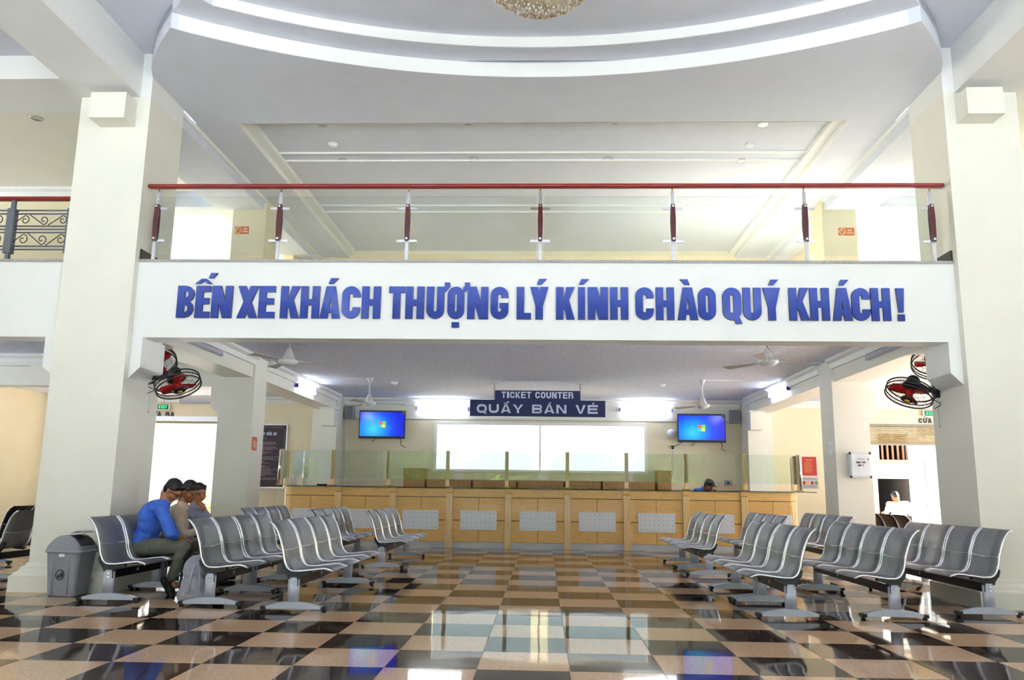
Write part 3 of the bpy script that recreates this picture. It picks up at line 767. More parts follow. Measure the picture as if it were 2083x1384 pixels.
def mesh_of(mb, mat, name):
    bmesh.ops.recalc_face_normals(mb.bm, faces=mb.bm.faces)
    me = bpy.data.meshes.new(name); mb.bm.to_mesh(me); mb.bm.free(); me.materials.append(mat); return me
# foot: a flat arched bar along local x, end glides black
mb = MB()
up_ = [(-.295,.035),(-.285,.048),(-.20,.072),(-.10,.088),(0,.093),(.10,.088),(.20,.072),(.285,.048),(.295,.035)]
mb.prism(up_ + [(.29,.030),(-.29,.030)], 'xz', -.035, .035, True)
FOOT = mesh_of(mb, GREYLEG, 'foot')
POST = mesh_of(MB().tube([(0,0,.07),(0,0,.315)], .056, 14, ry=.62), GREYLEG, 'leg')
GLIDE = mesh_of(MB().box(-.024,.024,-.04,.04,.022,.052).cyl((0,0,0),(0,0,.024),.02,n=10), BLACKP, 'glide')
SCREWS = mesh_of(MB().cyl((.006,-.039,.285),(.006,-.034,.285),.009,n=8).cyl((.006,-.039,.25),(.006,-.034,.25),.009,n=8), CHROME, 'screws')
mb = MB(); mb.prism([(-.115,.44),(-.10,.385),(-.06,.335),(-.05,.30),(.06,.30),(.065,.325),(.16,.350),(.16,.372),(.0,.362),(-.05,.377),(-.085,.41),(-.10,.45)], 'xz', -.028, .028)
BRACK = mesh_of(mb, BLACKP, 'bracket')
mb = MB(); mb.prism([(-.06,.355),(-.03,.33),(.06,.335),(.16,.352),(.16,.368),(.0,.358)], 'xz', -.02, .02)
BRACK2 = mesh_of(mb, BLACKP, 'seat_support')
def bench(n, x, y0, face, label, group, kind='steel', dy_leg=.055):
    """n seats in a row along y starting at y0; face = +1 looks to +x, -1 to -x"""
    Ln = n*PITCHS
    t = thing('waiting_bench', label, 'bench', (x, y0 + Ln/2, 0), 0 if face > 0 else math.pi, group)
    sm = SM_STEEL if kind == 'steel' else SM_BLACK
    for k in range(n):
        yy = -Ln/2 + (k + .5)*PITCHS
        s = mesh_obj('seat', sm[0], t, (0, yy, 0))
        for r_ in (1, 2): mesh_obj('edge_rail', sm[r_], s)
        mesh_obj('cross_wire', sm[3], s)
    bmn = box('beam', BLACKM, -.01, .05, -Ln/2+.03, Ln/2-.03, .235, .312, t)
    box('sticker', SOCK, .0505, .0512, -.30 if n == 4 else -.05, -.265 if n == 4 else -.015, .265, .295, bmn)
    box('sticker', SOCK, -.0112, -.0105, .20, .235, .265, .295, bmn)
    for sgn in (-1, 1):
        yl = sgn*(Ln/2 - dy_leg)
        lg = mesh_obj('leg', POST, t, (.005, yl, 0))
        mesh_obj('foot', FOOT, lg, (.015, 0, 0))
        for gx in (-.285, .285): mesh_obj('glide', GLIDE, lg, (.015+gx, 0, 0))
        sc = mesh_obj('screws', SCREWS, lg, (0, 0, 0))
        if face < 0: sc.rotation_euler = (0, 0, math.pi)
        mesh_obj('bracket', BRACK, t, (0, yl, 0))
    for k in range(1, n):
        mesh_obj('seat_support', BRACK2, t, (0, -Ln/2 + k*PITCHS, 0))
    return t
GB = 'steel waiting benches facing the aisle'
L1x, L2x, L3x = -2.345, -3.23, -4.325
R1x, R2x, R3x = 2.32, 3.315, 4.34
bench(4, L1x, 7.90, 1, 'front steel bench left of the aisle, nearest the viewer', GB)
bench(2, L2x, 8.12, 1, 'steel two-seat bench between backpack and front left bench', GB)
bench(2, L2x, 9.29, 1, 'steel two-seat bench just behind the backpack bench', GB)
bench(2, L3x, 8.29, 1, 'steel two-seat bench next to the bin, man in blue on it', GB)
bench(2, L3x, 9.46, 1, 'steel two-seat bench under the two further seated men', GB)
bench(4, L1x, 12.20, 1, 'rear steel bench left of the aisle, close to the counter', GB)
bench(4, L2x, 12.35, 1, 'rear steel bench in the second left row, blue glint on top', GB)
bench(4, L3x, 12.45, 1, 'rear steel bench in the outer left row by the second column', GB)
bench(2, R1x, 8.02, -1, 'front two-seat steel bench right of the aisle', GB)
bench(2, R1x, 9.19, -1, 'steel two-seat bench continuing the front right row', GB)
bench(4, R2x, 8.12, -1, 'steel bench in the second right row, front', GB)
bench(4, R3x, 8.42, -1, 'steel bench at the foot of the right column', GB)
bench(2, R1x, 11.86, -1, 'rear two-seat bench right of the aisle, nearer half', GB)
bench(2, R1x, 13.03, -1, 'rear two-seat bench right of the aisle, half by the counter', GB)
bench(4, R2x, 12.30, -1, 'rear steel bench in the second right row', GB)
bench(4, R3x, 12.55, -1, 'rear steel bench in the outer right row by the suggestion box column', GB)
GB2 = 'benches in the side bays facing outwards'
bench(4, -6.62, 9.95, -1, 'grey bench at the left edge behind the big column', GB2)
bench(4, -7.95, 11.9, -1, 'dark bench at the left edge, further back', GB2, 'black')
bench(4, 6.15, 13.9, 1, 'black bench by the right exit, darkened as backlit', GB2, 'black')

# ------------------------------------------------------------------ ticket counter
CXL, CXR = ony(571, 1040, YT).x, ony(1628, 1040, YT).x
ZTOPC = 1.185
ct = thing('ticket_counter', 'long maple ticket counter with white dotted panels and glass screens', 'counter', ((CXL+CXR)/2, YT, 0))
ox = (CXL+CXR)/2
px_pil = [678+8, 798, 913.5, 1033.5, 1154.5, 1275, 1396, 1515]
xs = [ony(px, 1050, YT).x - ox for px in px_pil]
DEP = .60
RND = .22
DARK = M('dark_gap', '#3a2a18', .7)
# carcass (dark, slightly behind the veneer), rounded ends
pts = []
xl, xr = CXL-ox, CXR-ox
def corner_poly(off):
    r_ = RND
    p = [(xl+off, DEP)]
    p += [(xl+r_ - (r_-off)*math.cos(a*math.pi/16), .0+r_ - (r_-off)*math.sin(a*math.pi/16)) for a in range(0, 9)]
    p += [(xr-r_ + (r_-off)*math.sin(a*math.pi/16), r_ - (r_-off)*math.cos(a*math.pi/16)) for a in range(0, 9)]
    p += [(xr-off, DEP)]
    return p
MB().prism(corner_poly(.02), 'xy', 0, 1.16).build('carcass', DARK, ct)
MB().prism(corner_poly(.012), 'xy', .0, .115).build('skirting', M('grey_white_skirting','#c9ccd2',.4), ct)
edges = [xl+RND] + xs + [xr-RND]
PW = .066
studs_total = 0
for k in range(len(edges)-1):
    a = edges[k] + (PW if k > 0 else 0); b = edges[k+1] - (PW if k < len(edges)-2 else 0)
    mid = (a+b)/2; g = .004
    if k == 0: mid = b - (edges[2]-edges[1]-2*PW)/2
    if k == len(edges)-2: mid = a + (edges[2]-edges[1]-2*PW)/2
    box('top_rail', MAPLE, a+.002, b-.002, 0, .022, 1.0, 1.165, ct)
    for (u, v) in ((a, mid), (mid, b)):
        for (z0, z1) in ((.118, .535), (.545, .99)):
            if v-u > .05: box('front_panel', MAPLE, u+g, v-g, .003, .022, z0+g*.5, z1-g*.5, ct)
    m0, m1 = (mid-.365, mid+.365)
    m0 = max(m0, xl+RND-.1) if k == 0 else m0
    m1 = min(m1, xr-RND+.1) if k == len(edges)-2 else m1
    wp = box('dotted_panel', M('white_laminate','#e9ecf2',.3,var=.01), m0, m1, -.016, .003, .355, .73, ct, bevel=.002)
    sb = MB()
    for r_ in range(4):
        for c_ in range(8):
            x = mid-.365 + .05 + c_*.09; z = .355 + .045 + r_*.095
            if m0+.01 < x < m1-.01: sb.cyl((x,-.0175,z),(x,-.0155,z),.0075,n=8)
    so = sb.build('studs', M('stud_bronze','#a58a6a',.4,.3), wp); so['kind'] = 'stuff'
# rounded end panels
for sg, xc in ((-1, xl+RND), (1, xr-RND)):
    def strip(z0, z1, off, name, mat):
        m_ = MB(); r_ = RND - off
        o_ = [(xc + sg*r_*math.sin(a*math.pi/16), RND - r_*math.cos(a*math.pi/16)) for a in range(9)] + [(xc+sg*r_, DEP)]
        i_ = [(xc + sg*(r_-.015)*math.sin(a*math.pi/16), RND - (r_-.015)*math.cos(a*math.pi/16)) for a in range(9)] + [(xc+sg*(r_-.015), DEP)]
        m_.prism(o_ + i_[::-1], 'xy', z0, z1, False); m_.build(name, mat, ct)
    strip(1.0, 1.165, 0, 'curved_end_rail', MAPLE); strip(.12, .99, .003, 'curved_end_panel', MAPLE)
for x in xs:
    p = box('pilaster', MAPLE2, x-PW, x+PW, -.035, .022, 0, 1.075, ct)
    box('pilaster_cap', MAPLE, x-PW-.003, x+PW+.003, -.040, .022, 1.083, 1.172, p)
# glass counter top and uprights
m_ = MB(); m_.prism([(xl-.02,DEP),(xl-.02,.10),(xl+.12,-.07),(xr-.12,-.07),(xr+.36,.05),(xr+.36,DEP)], 'xy', 1.175, 1.190)
m_.build('glass_top', GLSD, ct)
box('work_top', WOODK, xl+.03, xr-.03, .2, DEP-.005, 1.160, 1.172, ct)
zsT = ony(1100, 921, YT).z; zsB = ony(1100, 979, YT).z
px_up = [(572,'w'),(678,'m'),(791,'m'),(911,'m'),(1031,'m'),(1154,'m'),(1274,'m'),(1395,'m'),(1515,'m'),(1624,'w')]
ux = []
for px, k_ in px_up:
    x = ony(px, 955, YT+.06).x - ox; ux.append(x)
    u = box('upright', MAPLE2, x-.036, x+.036, .02, .075, 1.19, zsT+.015, ct)
    box('upright_base', WOODK, x-.07, x+.07, -.01, .12, 1.19, 1.215, u)
for a, b in zip(ux, ux[1:]):
    box('glass_screen', GLS2, a+.005, b-.005, .012, .020, zsB, zsT, ct)
for x, sg in ((ux[0]-.02, -1), (ux[-1]+.02, 1)):
    e = MB().cyl((x,.0,1.22),(x,.0,zsT),.022,n=12).build('curved_end_glass_rod', CHROME, ct)
    box('glass_screen', GLS2, x-.004, x+.004, .03, DEP-.05, zsB, zsT, ct)
    box('upright', MAPLE2, x-.03, x+.03, DEP-.08, DEP-.03, 1.19, zsT-.03, ct)
# printed leaflets and plastic sheet standing on the left end of the counter
def standing_card(px0, px1, py0, py1, dy, mat, label, name='leaflet'):
    a = ony(px0, py1, YT+dy); b = ony(px1, py0, YT+dy)
    return tag(box(name, mat, a.x, b.x, YT+dy, YT+dy+.006, 1.1905, b.z), label, 'leaflet')
PRM = M('leaflet_print', '#d8d0c4', .5, var=.5, scale=40)
standing_card(590, 604, 972, 990, .33, PRM, 'small printed leaflet standing at the left end of the counter')
standing_card(615, 626, 950, 992, .30, PRM, 'tall printed leaflet leaning on the left glass screen')
a = ony(600,916,YT+.25); b = ony(632,918,YT+.25); c = ony(613,955,YT+.25)
mb = MB(); mb.prism([(a.x,a.z),(b.x,b.z),((b.x+c.x)/2,(b.z*.4+c.z*.6)),(c.x,c.z-.15),(a.x,c.z-.2)],'xz',YT+.25,YT+.262)
tag(mb.build('plastic_sheet', M('white_plastic_sheet','#eef0f2',.25,see=.15)), 'crumpled white plastic sheet behind the left glass screen', 'sheet')
tag(box('stapler', BLACKP, ony(641,990,YT).x, ony(662,990,YT).x, YT+.1, YT+.16, 1.1905, 1.225, bevel=.01), 'dark stapler lying on the counter top near its left end', 'stapler')

# ------------------------------------------------------------------ cabinets behind the counter
def cabinet(px0, px1, ytop, label, doors=2, yb=YW-.45):
    x0, x1 = ony(px0, 980, yb).x, ony(px1, 980, yb).x; zt_ = ony((px0+px1)/2, ytop, yb).z
    t = thing('cabinet', label, 'cabinet', ((x0+x1)/2, yb, 0), group='oak cabinets behind the counter')
    w = (x1-x0)/2
    box('body', WOODK, -w, w, .02, .43, 0, zt_, t)
    box('top_board', WOODK, -w-.01, w+.01, -.01, .44, zt_, zt_+.025, t)
    for k in range(doors):
        a = -w + 2*w*k/doors; b = -w + 2*w*(k+1)/doors
        d = box('door', WOODK, a+.006, b-.006, 0, .02, .08, zt_-.01, t)
        hx = b-.07 if k % 2 == 0 else a+.07
        MB().cyl((hx,-.03,zt_-.13),(hx,-.03,zt_-.22),.010,n=8).cyl((hx,0,zt_-.14),(hx,-.03,zt_-.14),.006,n=6).cyl((hx,0,zt_-.21),(hx,-.03,zt_-.21),.006,n=6).build('handle', CHROME, d)
    return t
cabinet(820, 864, 955, 'tall oak cabinet at the left below the window', 2)
cabinet(868, 958, 978, 'low oak cabinet left of the window middle', 2)
cabinet(962, 1050, 979, 'low oak cabinet under the window, left of its mullion', 2)
cabinet(1054, 1146, 980, 'low oak cabinet under the window, right of its mullion', 2)
cabinet(1150, 1222, 981, 'low oak cabinet under the right part of the window', 2)
cabinet(1226, 1332, 982, 'low oak cabinet near the right end of the window', 2)
cabinet(1338, 1366, 960, 'narrow tall oak cabinet under the right television', 1)

# ------------------------------------------------------------------ hanging ticket sign
YSG = 16.75
def sgn_pt(px, py): return ony(px, py, YSG)
t = thing('hanging_sign', 'navy hanging sign reading TICKET COUNTER and QUẦY BÁN VÉ', 'sign', ((sgn_pt(955,800).x+sgn_pt(1231,800).x)/2, YSG, ZC))
o_ = Vector((t.location.x, YSG, ZC))
a, b = sgn_pt(956, 847), sgn_pt(1231, 816); c, d = sgn_pt(1007, 818), sgn_pt(1180, 796)
box('lower_board', NAVY, a.x-o_.x, b.x-o_.x, -.03, .03, a.z-ZC, b.z-ZC, t)
box('upper_board', NAVY, c.x-o_.x, d.x-o_.x, -.028, .028, b.z-ZC, d.z-ZC, t)
text_parts(t.children[1], PALE, 'TICKET COUNTER', sgn_pt(1020,805).x-o_.x, sgn_pt(1166,805).x-o_.x, sgn_pt(1100,811).z-ZC, sgn_pt(1100,798).z-ZC, -.034, .006, .22, gap=.10, space=.30)
text_parts(t.children[0], PALE, 'QUẦY BÁN VÉ', sgn_pt(970,833).x-o_.x, sgn_pt(1216,833).x-o_.x, sgn_pt(1100,841.5).z-ZC, sgn_pt(1100,824).z-ZC, -.036, .006, .25, gap=.12, space=.3)
box('bottom_edge', SOCK, a.x-o_.x, b.x-o_.x, -.031, .031, a.z-ZC-.012, a.z-ZC, t)
for px in (1006, 1180):
    x = sgn_pt(px, 790).x - o_.x
    h = box('hanger', GREYP, x-.012, x+.012, -.012, .012, b.z-ZC, 0, t); box('hanger_plate', GREYP, x-.08, x+.08, -.02, .02, -.008, 0, h)

# ------------------------------------------------------------------ tube lamps
TUBE = M('lit_tube', '#ffffff', .4, emit=8.0, ecol='#e8f2ff')
TUBE0 = M('unlit_tube', '#b4b6c6', .35)
def tube_lamp(p0, p1, nrm, label, lit, group='ceiling tube lamps'):
    p0 = Vector(p0); p1 = Vector(p1); d = p1-p0; Ln = d.length
    t = bpy.data.objects.new('tube_lamp', None); COL.objects.link(t); tag(t, label, 'lamp', group)
    X = d.normalized(); Z = Vector(nrm).normalized(); Yv = Z.cross(X)
    t.matrix_world = Matrix.Translation((p0+p1)/2) @ Matrix((X, Yv, Z)).transposed().to_4x4()
    box('housing', SOCK if lit else GREYP, -Ln/2, Ln/2, -.035, .035, 0, .022, t)
    MB().prism([(-.040,.02),(-.040,.045),(-.025,.068),(.025,.068),(.040,.045),(.040,.02)], 'yz', -Ln/2+.02, Ln/2-.02).build('diffuser', TUBE if lit else TUBE0, t)
    for sg in (-1, 1): box('end_cap', M('violet_cap','#3b37b8',.4) if lit else SOCK, sg*Ln/2-.012, sg*Ln/2+.012, -.042, .042, 0, .07, t)
    return t
tube_lamp(ony(848,831,YW-.02), ony(953,833,YW-.02), (0,-1,0), 'lit tube lamp on the back wall left of the sign', True)
tube_lamp(ony(1261,834,YW-.02), ony(1366,836,YW-.02), (0,-1,0), 'lit tube lamp on the back wall right of the sign', True)
xi = LC1-.04
p = onx(600,785,xi); q = onx(637,799,xi); zz = (p.z+q.z)/2
tube_lamp((xi,p.y,zz), (xi,q.y,zz), (1,0,0), 'lit tube lamp on the left ceiling beam', True)
p = onx(446,716,xi); tube_lamp((xi,p.y,3.10), (xi,p.y-1.2,3.10), (1,0,0), 'unlit tube lamp on the left beam near the front column', False)
xi = RC0+.04
p = onx(1607,791,xi); q = onx(1569,805,xi); zz = (p.z+q.z)/2
tube_lamp((xi,q.y,zz), (xi,p.y,zz), (-1,0,0), 'lit tube lamp on the right ceiling beam', True)
p = onx(1768,722,xi); tube_lamp((xi,p.y-1.2,3.10), (xi,p.y,3.10), (-1,0,0), 'unlit tube lamp on the right beam near the front column', False)
p = ony(366,817,YW-.02); q = ony(432,817,YW-.02); tube_lamp(p, (q.x,q.y,p.z), (0,-1,0), 'unlit tube lamp above the left exit', False)
p = ony(1772,806,YW-.02); q = ony(1862,808,YW-.02); tube_lamp(p, (q.x,q.y,p.z), (0,-1,0), 'unlit tube lamp above the right exit', False)

# ------------------------------------------------------------------ ceiling fans
FANW = M('fan_white', '#d2d0cf', .4, var=.02)
BLADE = M('fan_blade', '#b9b3ab', .45, var=.05)
def ceiling_fan(x, y, zb, ang, label):
    t = thing('ceiling_fan', label, 'fan', (x, y, ZC), group='white three-blade ceiling fans')
    drop = ZC - zb
    MB().lathe([(.062,0),(.062,-.015),(.018,-.11),(.012,-.115)],20).build('canopy', FANW, t)
    MB().cyl((0,0,-.09),(0,0,-drop+.17),.013,n=10).build('down_rod', FANW, t)
    MB().lathe([(.015,-drop+.20),(.035,-drop+.17),(.075,-drop+.07),(.085,-drop+.045),(.13,-drop+.03),(.135,-drop+.0),(.10,-drop-.025),(.085,-drop-.04),(.0,-drop-.045)],28).build('motor', FANW, t)
    for k in range(3):
        a = ang + k*2*math.pi/3
        b = MB().hexa([(.12,-.028,-.004),(.70,-.065,-.012),(.70,.065,.012),(.12,.028,.004),(.12,-.028,.002),(.70,-.065,-.006),(.70,.065,.018),(.12,.028,.010)]).build('blade', BLADE, t, (0,0,-drop+.005), (0,0,a))
        box('blade_iron', FANW, .10, .20, -.02, .02, -.006, .012, b)
p = onz(753,769,ZC); q = onz(1428,773,ZC)
ceiling_fan(p.x, p.y, ony(753,822,p.y).z, .25, 'white ceiling fan above the left television')
ceiling_fan(q.x, q.y, ony(1428,827,q.y).z, .15, 'white ceiling fan above the right television')
p = onz(587,737,2.80); q = onz(1562,738,2.80)
ceiling_fan(p.x, p.y, 2.80, .12, 'white ceiling fan just behind the beam, left half')
ceiling_fan(q.x, q.y, 2.80, .1, 'white ceiling fan just behind the beam, right half')
p = ony(-40,748,11.4); ceiling_fan(p.x, 11.4, p.z+.02, .0, 'white ceiling fan in the left bay, one blade in view')

# ------------------------------------------------------------------ black wall fans with red blades
FB = M('fan_black', '#141416', .35, var=.1); FRED = M('fan_red', '#c31717', .3, var=.08); FWIRE = M('fan_wire','#1d1d20',.4,.4)
def wall_fan(hub, nrm, wall_p, label, roll=0.0):
    nrm = Vector(nrm).normalized(); hub = Vector(hub)
    t = bpy.data.objects.new('wall_fan', None); COL.objects.link(t); tag(t, label, 'fan', 'black wall fans with red blades')
    Z = nrm; X = Vector((0,0,1)).cross(Z)
    if X.length < .1: X = Vector((1,0,0))
    X.normalize(); Yv = Z.cross(X)
    Mx = Matrix.Translation(hub) @ Matrix((X, Yv, Z)).transposed().to_4x4() @ Matrix.Rotation(roll, 4, 'Z')
    t.matrix_world = Mx; inv = Mx.inverted()
    RC = .255
    mb = MB()
    for r_, z in ((RC,0),(RC*.985,.045),(RC*.985,-.045)): mb.tube([(r_*math.cos(a*math.pi/20), r_*math.sin(a*math.pi/20), z) for a in range(40)], .007 if z == 0 else .009, 6, True)
    mb.build('cage_rim', FB, t)
    for zz, nm in ((.09,'front_grille'),(-.08,'back_grille')):
        mb = MB()
        for k in range(36):
            a = k*math.pi/18
            mb.tube([(r_*math.cos(a), r_*math.sin(a), zz*f) for r_, f in ((.06,1),(.15,.85),(.22,.6),(RC*.985,.5))], .0016, 4)
        for r_, f in ((.12,.92),(.19,.75)): mb.tube([(r_*math.cos(a*math.pi/14), r_*math.sin(a*math.pi/14), zz*f) for a in range(28)], .002, 4, True)
        mb.build(nm, FWIRE, t)
    hubc = MB().lathe([(.0,.105),(.05,.103),(.072,.092),(.072,.08),(0,.08)],24).build('hub_badge', FB, t)
    MB().lathe([(0,.108),(.026,.107),(.028,.103)],16).build('emblem', M('emblem_yellow','#e0b21c',.3), hubc)
    MB().lathe([(0,.05),(.035,.05),(.042,.035),(.042,-.03),(0,-.03)],20).build('blade_hub', FRED, t)
    for k in range(3):
        mb = MB(); a = k*2*math.pi/3; c_, s_ = math.cos(a), math.sin(a)
        rows = []
        for r_, w0, w1, tw in ((.035,-.03,.03,.3),(.10,-.055,.06,.28),(.17,-.07,.075,.22),(.215,-.05,.06,.18)):
            rows.append([mb.bm.verts.new((r_*c_ - w*s_, r_*s_ + w*c_, w*tw+.005)) for w in (w0, (w0+w1)/2, w1)])
        for A, B in zip(rows, rows[1:]):
            for j in range(2): mb._f([A[j], A[j+1], B[j+1], B[j]], True)
        o = mb.build('blade', FRED, t); sd = o.modifiers.new('solid', 'SOLIDIFY'); sd.thickness = .003
    MB().lathe([(0,-.22),(.05,-.215),(.068,-.19),(.078,-.12),(.105,-.085),(.105,-.07),(0,-.07)],24).build('motor_housing', FB, t)
    # neck to the wall plate, in world space turned into the fan's frame
    wp = Vector(wall_p); rear = Mx @ Vector((0,0,-.16))
    mb = MB(); mid = rear.lerp(wp, .55) + Vector((0,0,-.03))
    mb.tube([inv @ rear, inv @ mid, inv @ wp], [.03,.034,.03], 8); nk = mb.build('neck', FB, t)
    dirw = (wp - mid); dirw.z = 0; dirw.normalize()
    mb = MB(); sd_ = Vector((-dirw.y, dirw.x, 0))
    pts = []
    for d0, d1 in ((-.035, 0.0),):
        pts = [wp + dirw*d0 - sd_*.045 + Vector((0,0,-.075)), wp + dirw*d1 - sd_*.045 + Vector((0,0,-.075)), wp + dirw*d1 + sd_*.045 + Vector((0,0,-.075)), wp + dirw*d0 + sd_*.045 + Vector((0,0,-.075))]
        pts += [p_ + Vector((0,0,.15)) for p_ in pts]
    mb.hexa([inv @ p_ for p_ in pts]); mb.build('wall_plate', FB, t)
    # hanging cable loop and pull cord
    q0 = wp - dirw*.03 + Vector((0,0,-.07))
    loop = [q0 + sd_*(.04*math.sin(a*.7)) + Vector((0,0,-.012*a)) - dirw*(.015*math.cos(a)) for a in range(12)]
    MB().tube([inv @ p_ for p_ in loop], .005, 6).build('cable', FB, t)
    MB().tube([inv @ (q0), inv @ (q0 + Vector((0,0,-.33)))], .002, 5).ell(inv @ (q0 + Vector((0,0,-.345))), (.009,.009,.012), 8, 5).build('pull_cord', GREYP, t)
    return t
w = onx(306,769,LX1); h = ony(362,782,9.35)
wall_fan(h, (.42,-.24,-.87), (LX1, max(w.y, CF+.1), w.z), 'black wall fan with red blades on the left column')
w = onx(1908,797,RX0); h = ony(1850,800,9.42)
wall_fan(h, (-.42,-.24,-.87), (RX0, max(w.y, CF+.1), w.z), 'black wall fan with red blades on the right column')
h = ony(318,738,10.55); wall_fan(h, (-.2,.75,-.5), (LX1-.2, CB, h.z+.05), 'wall fan half hidden behind the left column')
h = ony(1898,740,10.55); wall_fan(h, (.25,.7,-.6), (RX0+.2, CB, h.z+.05), 'wall fan half hidden behind the right column')

# ------------------------------------------------------------------ televisions
def screen_mat():
    m = bpy.data.materials.new('blue_desktop_screen'); m.use_nodes = True
    n = m.node_tree.nodes; l = m.node_tree.links; b = n['Principled BSDF']
    tc = n.new('ShaderNodeTexCoord'); mp = n.new('ShaderNodeMapping'); mp.inputs['Location'].default_value = (.20, 0, .12); mp.inputs['Scale'].default_value = (1.0, 1.0, 1.15)
    gr = n.new('ShaderNodeTexGradient'); gr.gradient_type = 'SPHERICAL'
    sc = n.new('ShaderNodeMapping'); sc.inputs['Scale'].default_value = (1.45, 1.45, 1.45)
    rp = n.new('ShaderNodeValToRGB'); e = rp.color_ramp.elements
    e[0].position = 0.0; e[0].color = (.006, .012, .62, 1); e[1].position = 1.0; e[1].color = (.05, .62, .95, 1)
    x_ = rp.color_ramp.elements.new(.35); x_.color = (.006, .06, .85, 1); x_ = rp.color_ramp.elements.new(.7); x_.color = (.008, .32, .92, 1)
    l.new(tc.outputs['Object'], mp.inputs[0]); l.new(mp.outputs[0], sc.inputs[0]); l.new(sc.outputs[0], gr.inputs[0]); l.new(gr.outputs['Fac'], rp.inputs[0])
    l.new(rp.outputs[0], b.inputs['Emission Color']); b.inputs['Emission Strength'].default_value = .42; b.inputs['Base Color'].default_value = (.004,.006,.02,1); b.inputs['Roughness'].default_value = .15
    return m
SCR = screen_mat()
def television(px0, py0, px1, py1, label):
    Yt = YW - .35
    a = ony(px0, py1, Yt); b = ony(px1, py0, Yt)
    cx_, cz = (a.x+b.x)/2, (a.z+b.z)/2; w, h_ = (b.x-a.x)/2, (b.z-a.z)/2
    t = thing('television', label, 'television', (cx_, Yt, cz), group='wall televisions showing a blue desktop')
    box('bezel', BLACKP, -w, w, 0, .05, -h_, h_, t, bevel=.004)
    sc = box('screen', SCR, -w+.022, w-.022, -.003, .002, -h_+.055, h_-.035, t)
    # waving four-pane emblem in the middle of the desktop
    s_ = h_*.235
    cols = [('pane_red','#f0562a',-1,1),('pane_green','#5fbf2f',1,1),('pane_blue','#2aa8f2',-1,-1),('pane_yellow','#f2d21c',1,-1)]
    for nm, c_, sx, sz in cols:
        mb = MB(); n_ = 5; top = []; bot = []
        for i in range(n_+1):
            u = (i/n_ if sx > 0 else i/n_-1)
            x = u*s_*1.02 + (.06*s_ if sx > 0 else -.06*s_); wv = .10*s_*math.sin(u*math.pi)*(1) - .05*s_*u
            sk = .16*s_
            z0, z1 = ((.06*s_, .95*s_) if sz > 0 else (-.95*s_, -.06*s_))
            top.append((x + sk*(z1/s_), z1+wv)); bot.append((x + sk*(z0/s_), z0+wv))
        mb.prism(bot + top[::-1], 'xz', -.006, -.0032)
        mb.build('emblem_'+nm, M(nm, c_, .5, emit=.35), sc)
    box('sticker', M('green_sticker','#5f8a2c',.5,var=.4,scale=60), w-.075, w-.005, -.004, 0, h_-.085, h_-.005, t)
    box('wall_bracket', BLACKM, -.12, .12, .05, YW-Yt-.002, -.1, .1, t)
    mb = MB(); mb.tube([(w*.8,.03,-h_),(w*.86,.03,-h_-.06),(w*.82,.06,-h_-.14),(w*1.02,.1,-h_-.2)], .008, 6); mb.build('cable', BLACKP, t)
    mb = MB(); mb.tube([(-w*.3,.03,-h_),(-w*.36,.05,-h_-.05),(-w*.45,.08,-h_-.06)], .008, 6); mb.build('cable', BLACKP, t)
    return t
television(729,836,825,892, 'wall television with blue screen left of the window')
television(1379,843,1475,900, 'wall television with blue screen right of the window')

# speakers, small wall fan, conduits, sockets
def speaker(px0, py0, px1, py1, label):
    a = ony(px0, py1, YW-.2); b = ony(px1, py0, YW-.2)
    t = thing('wall_speaker', label, 'speaker', ((a.x+b.x)/2, YW-.2, a.z), group='grey wall speakers')
    w = (b.x-a.x)/2; h_ = b.z-a.z
    box('cabinet_box', GREYP, -w, w, 0, .198, 0, h_, t, bevel=.01)
    box('grille', M('speaker_mesh','#85868e',.7,var=.2,scale=150), -w+.012, w-.012, -.006, 0, .02, h_-.015, t); box('badge', CHROME, -.012, .012, -.009, -.006, .04, .055, t)
speaker(700,826,719,852, 'grey wall speaker left of the left television')
speaker(1487,834,1505,861, 'grey wall speaker right of the right television')
p = ony(1366,883,YW); t = thing('small_wall_fan', 'round white wall lamp beside the right television', 'lamp', (p.x, YW, p.z)); t.name = 'round_wall_lamp'
MB().lathe([(.105,0),(.11,.03),(.10,.07),(.06,.10),(0,.11)],24,Matrix.Rotation(math.pi/2,4,'X')).build('globe', M('opal_white','#dfe2ee',.3), t)
MB().lathe([(.06,0),(.06,.02)],20,Matrix.Rotation(math.pi/2,4,'X')).build('base', SOCK, t)
p = ony(1368,912,YW); t = thing('power_socket', 'black plug in a wall socket under the right television', 'socket', (p.x, YW, p.z))
box('plate', SOCK, -.05, .05, -.012, 0, -.07, .01, t); box('plug', BLACKP, -.03, .03, -.06, -.012, -.03, .06, t, bevel=.008)
MB().tube([(.02,-.04,.02),(.12,-.05,.08),(.25,-.1,.16)], .007, 6).build('cord', BLACKP, t); MB().tube([(-.0,-.04,-.05),(-.03,-.03,-.3),(.01,-.02,-.5),(-.06,-.02,-.75)], .006, 6).build('cord', GREYP, t)
p = ony(1481,983,YW); t = thing('power_socket', 'metal socket plate on the wall right of the clerk', 'socket', (p.x,YW,p.z)); box('plate', GREYP, -.09,.09,-.015,0,-.06,.06,t); box('outlet', BLACKP, -.03,.03,-.02,-.015,-.03,.03,t)
for px, w_ in ((707,'left'), (1508,'right')):
    p = ony(px, 850, YW-.02); tag(MB().cyl((p.x,YW-.02,.9),(p.x,YW-.02,ZC-.16),.018,n=8).build('conduit', SOCK), 'white vertical conduit on the back wall beside the %s television' % w_, 'conduit')
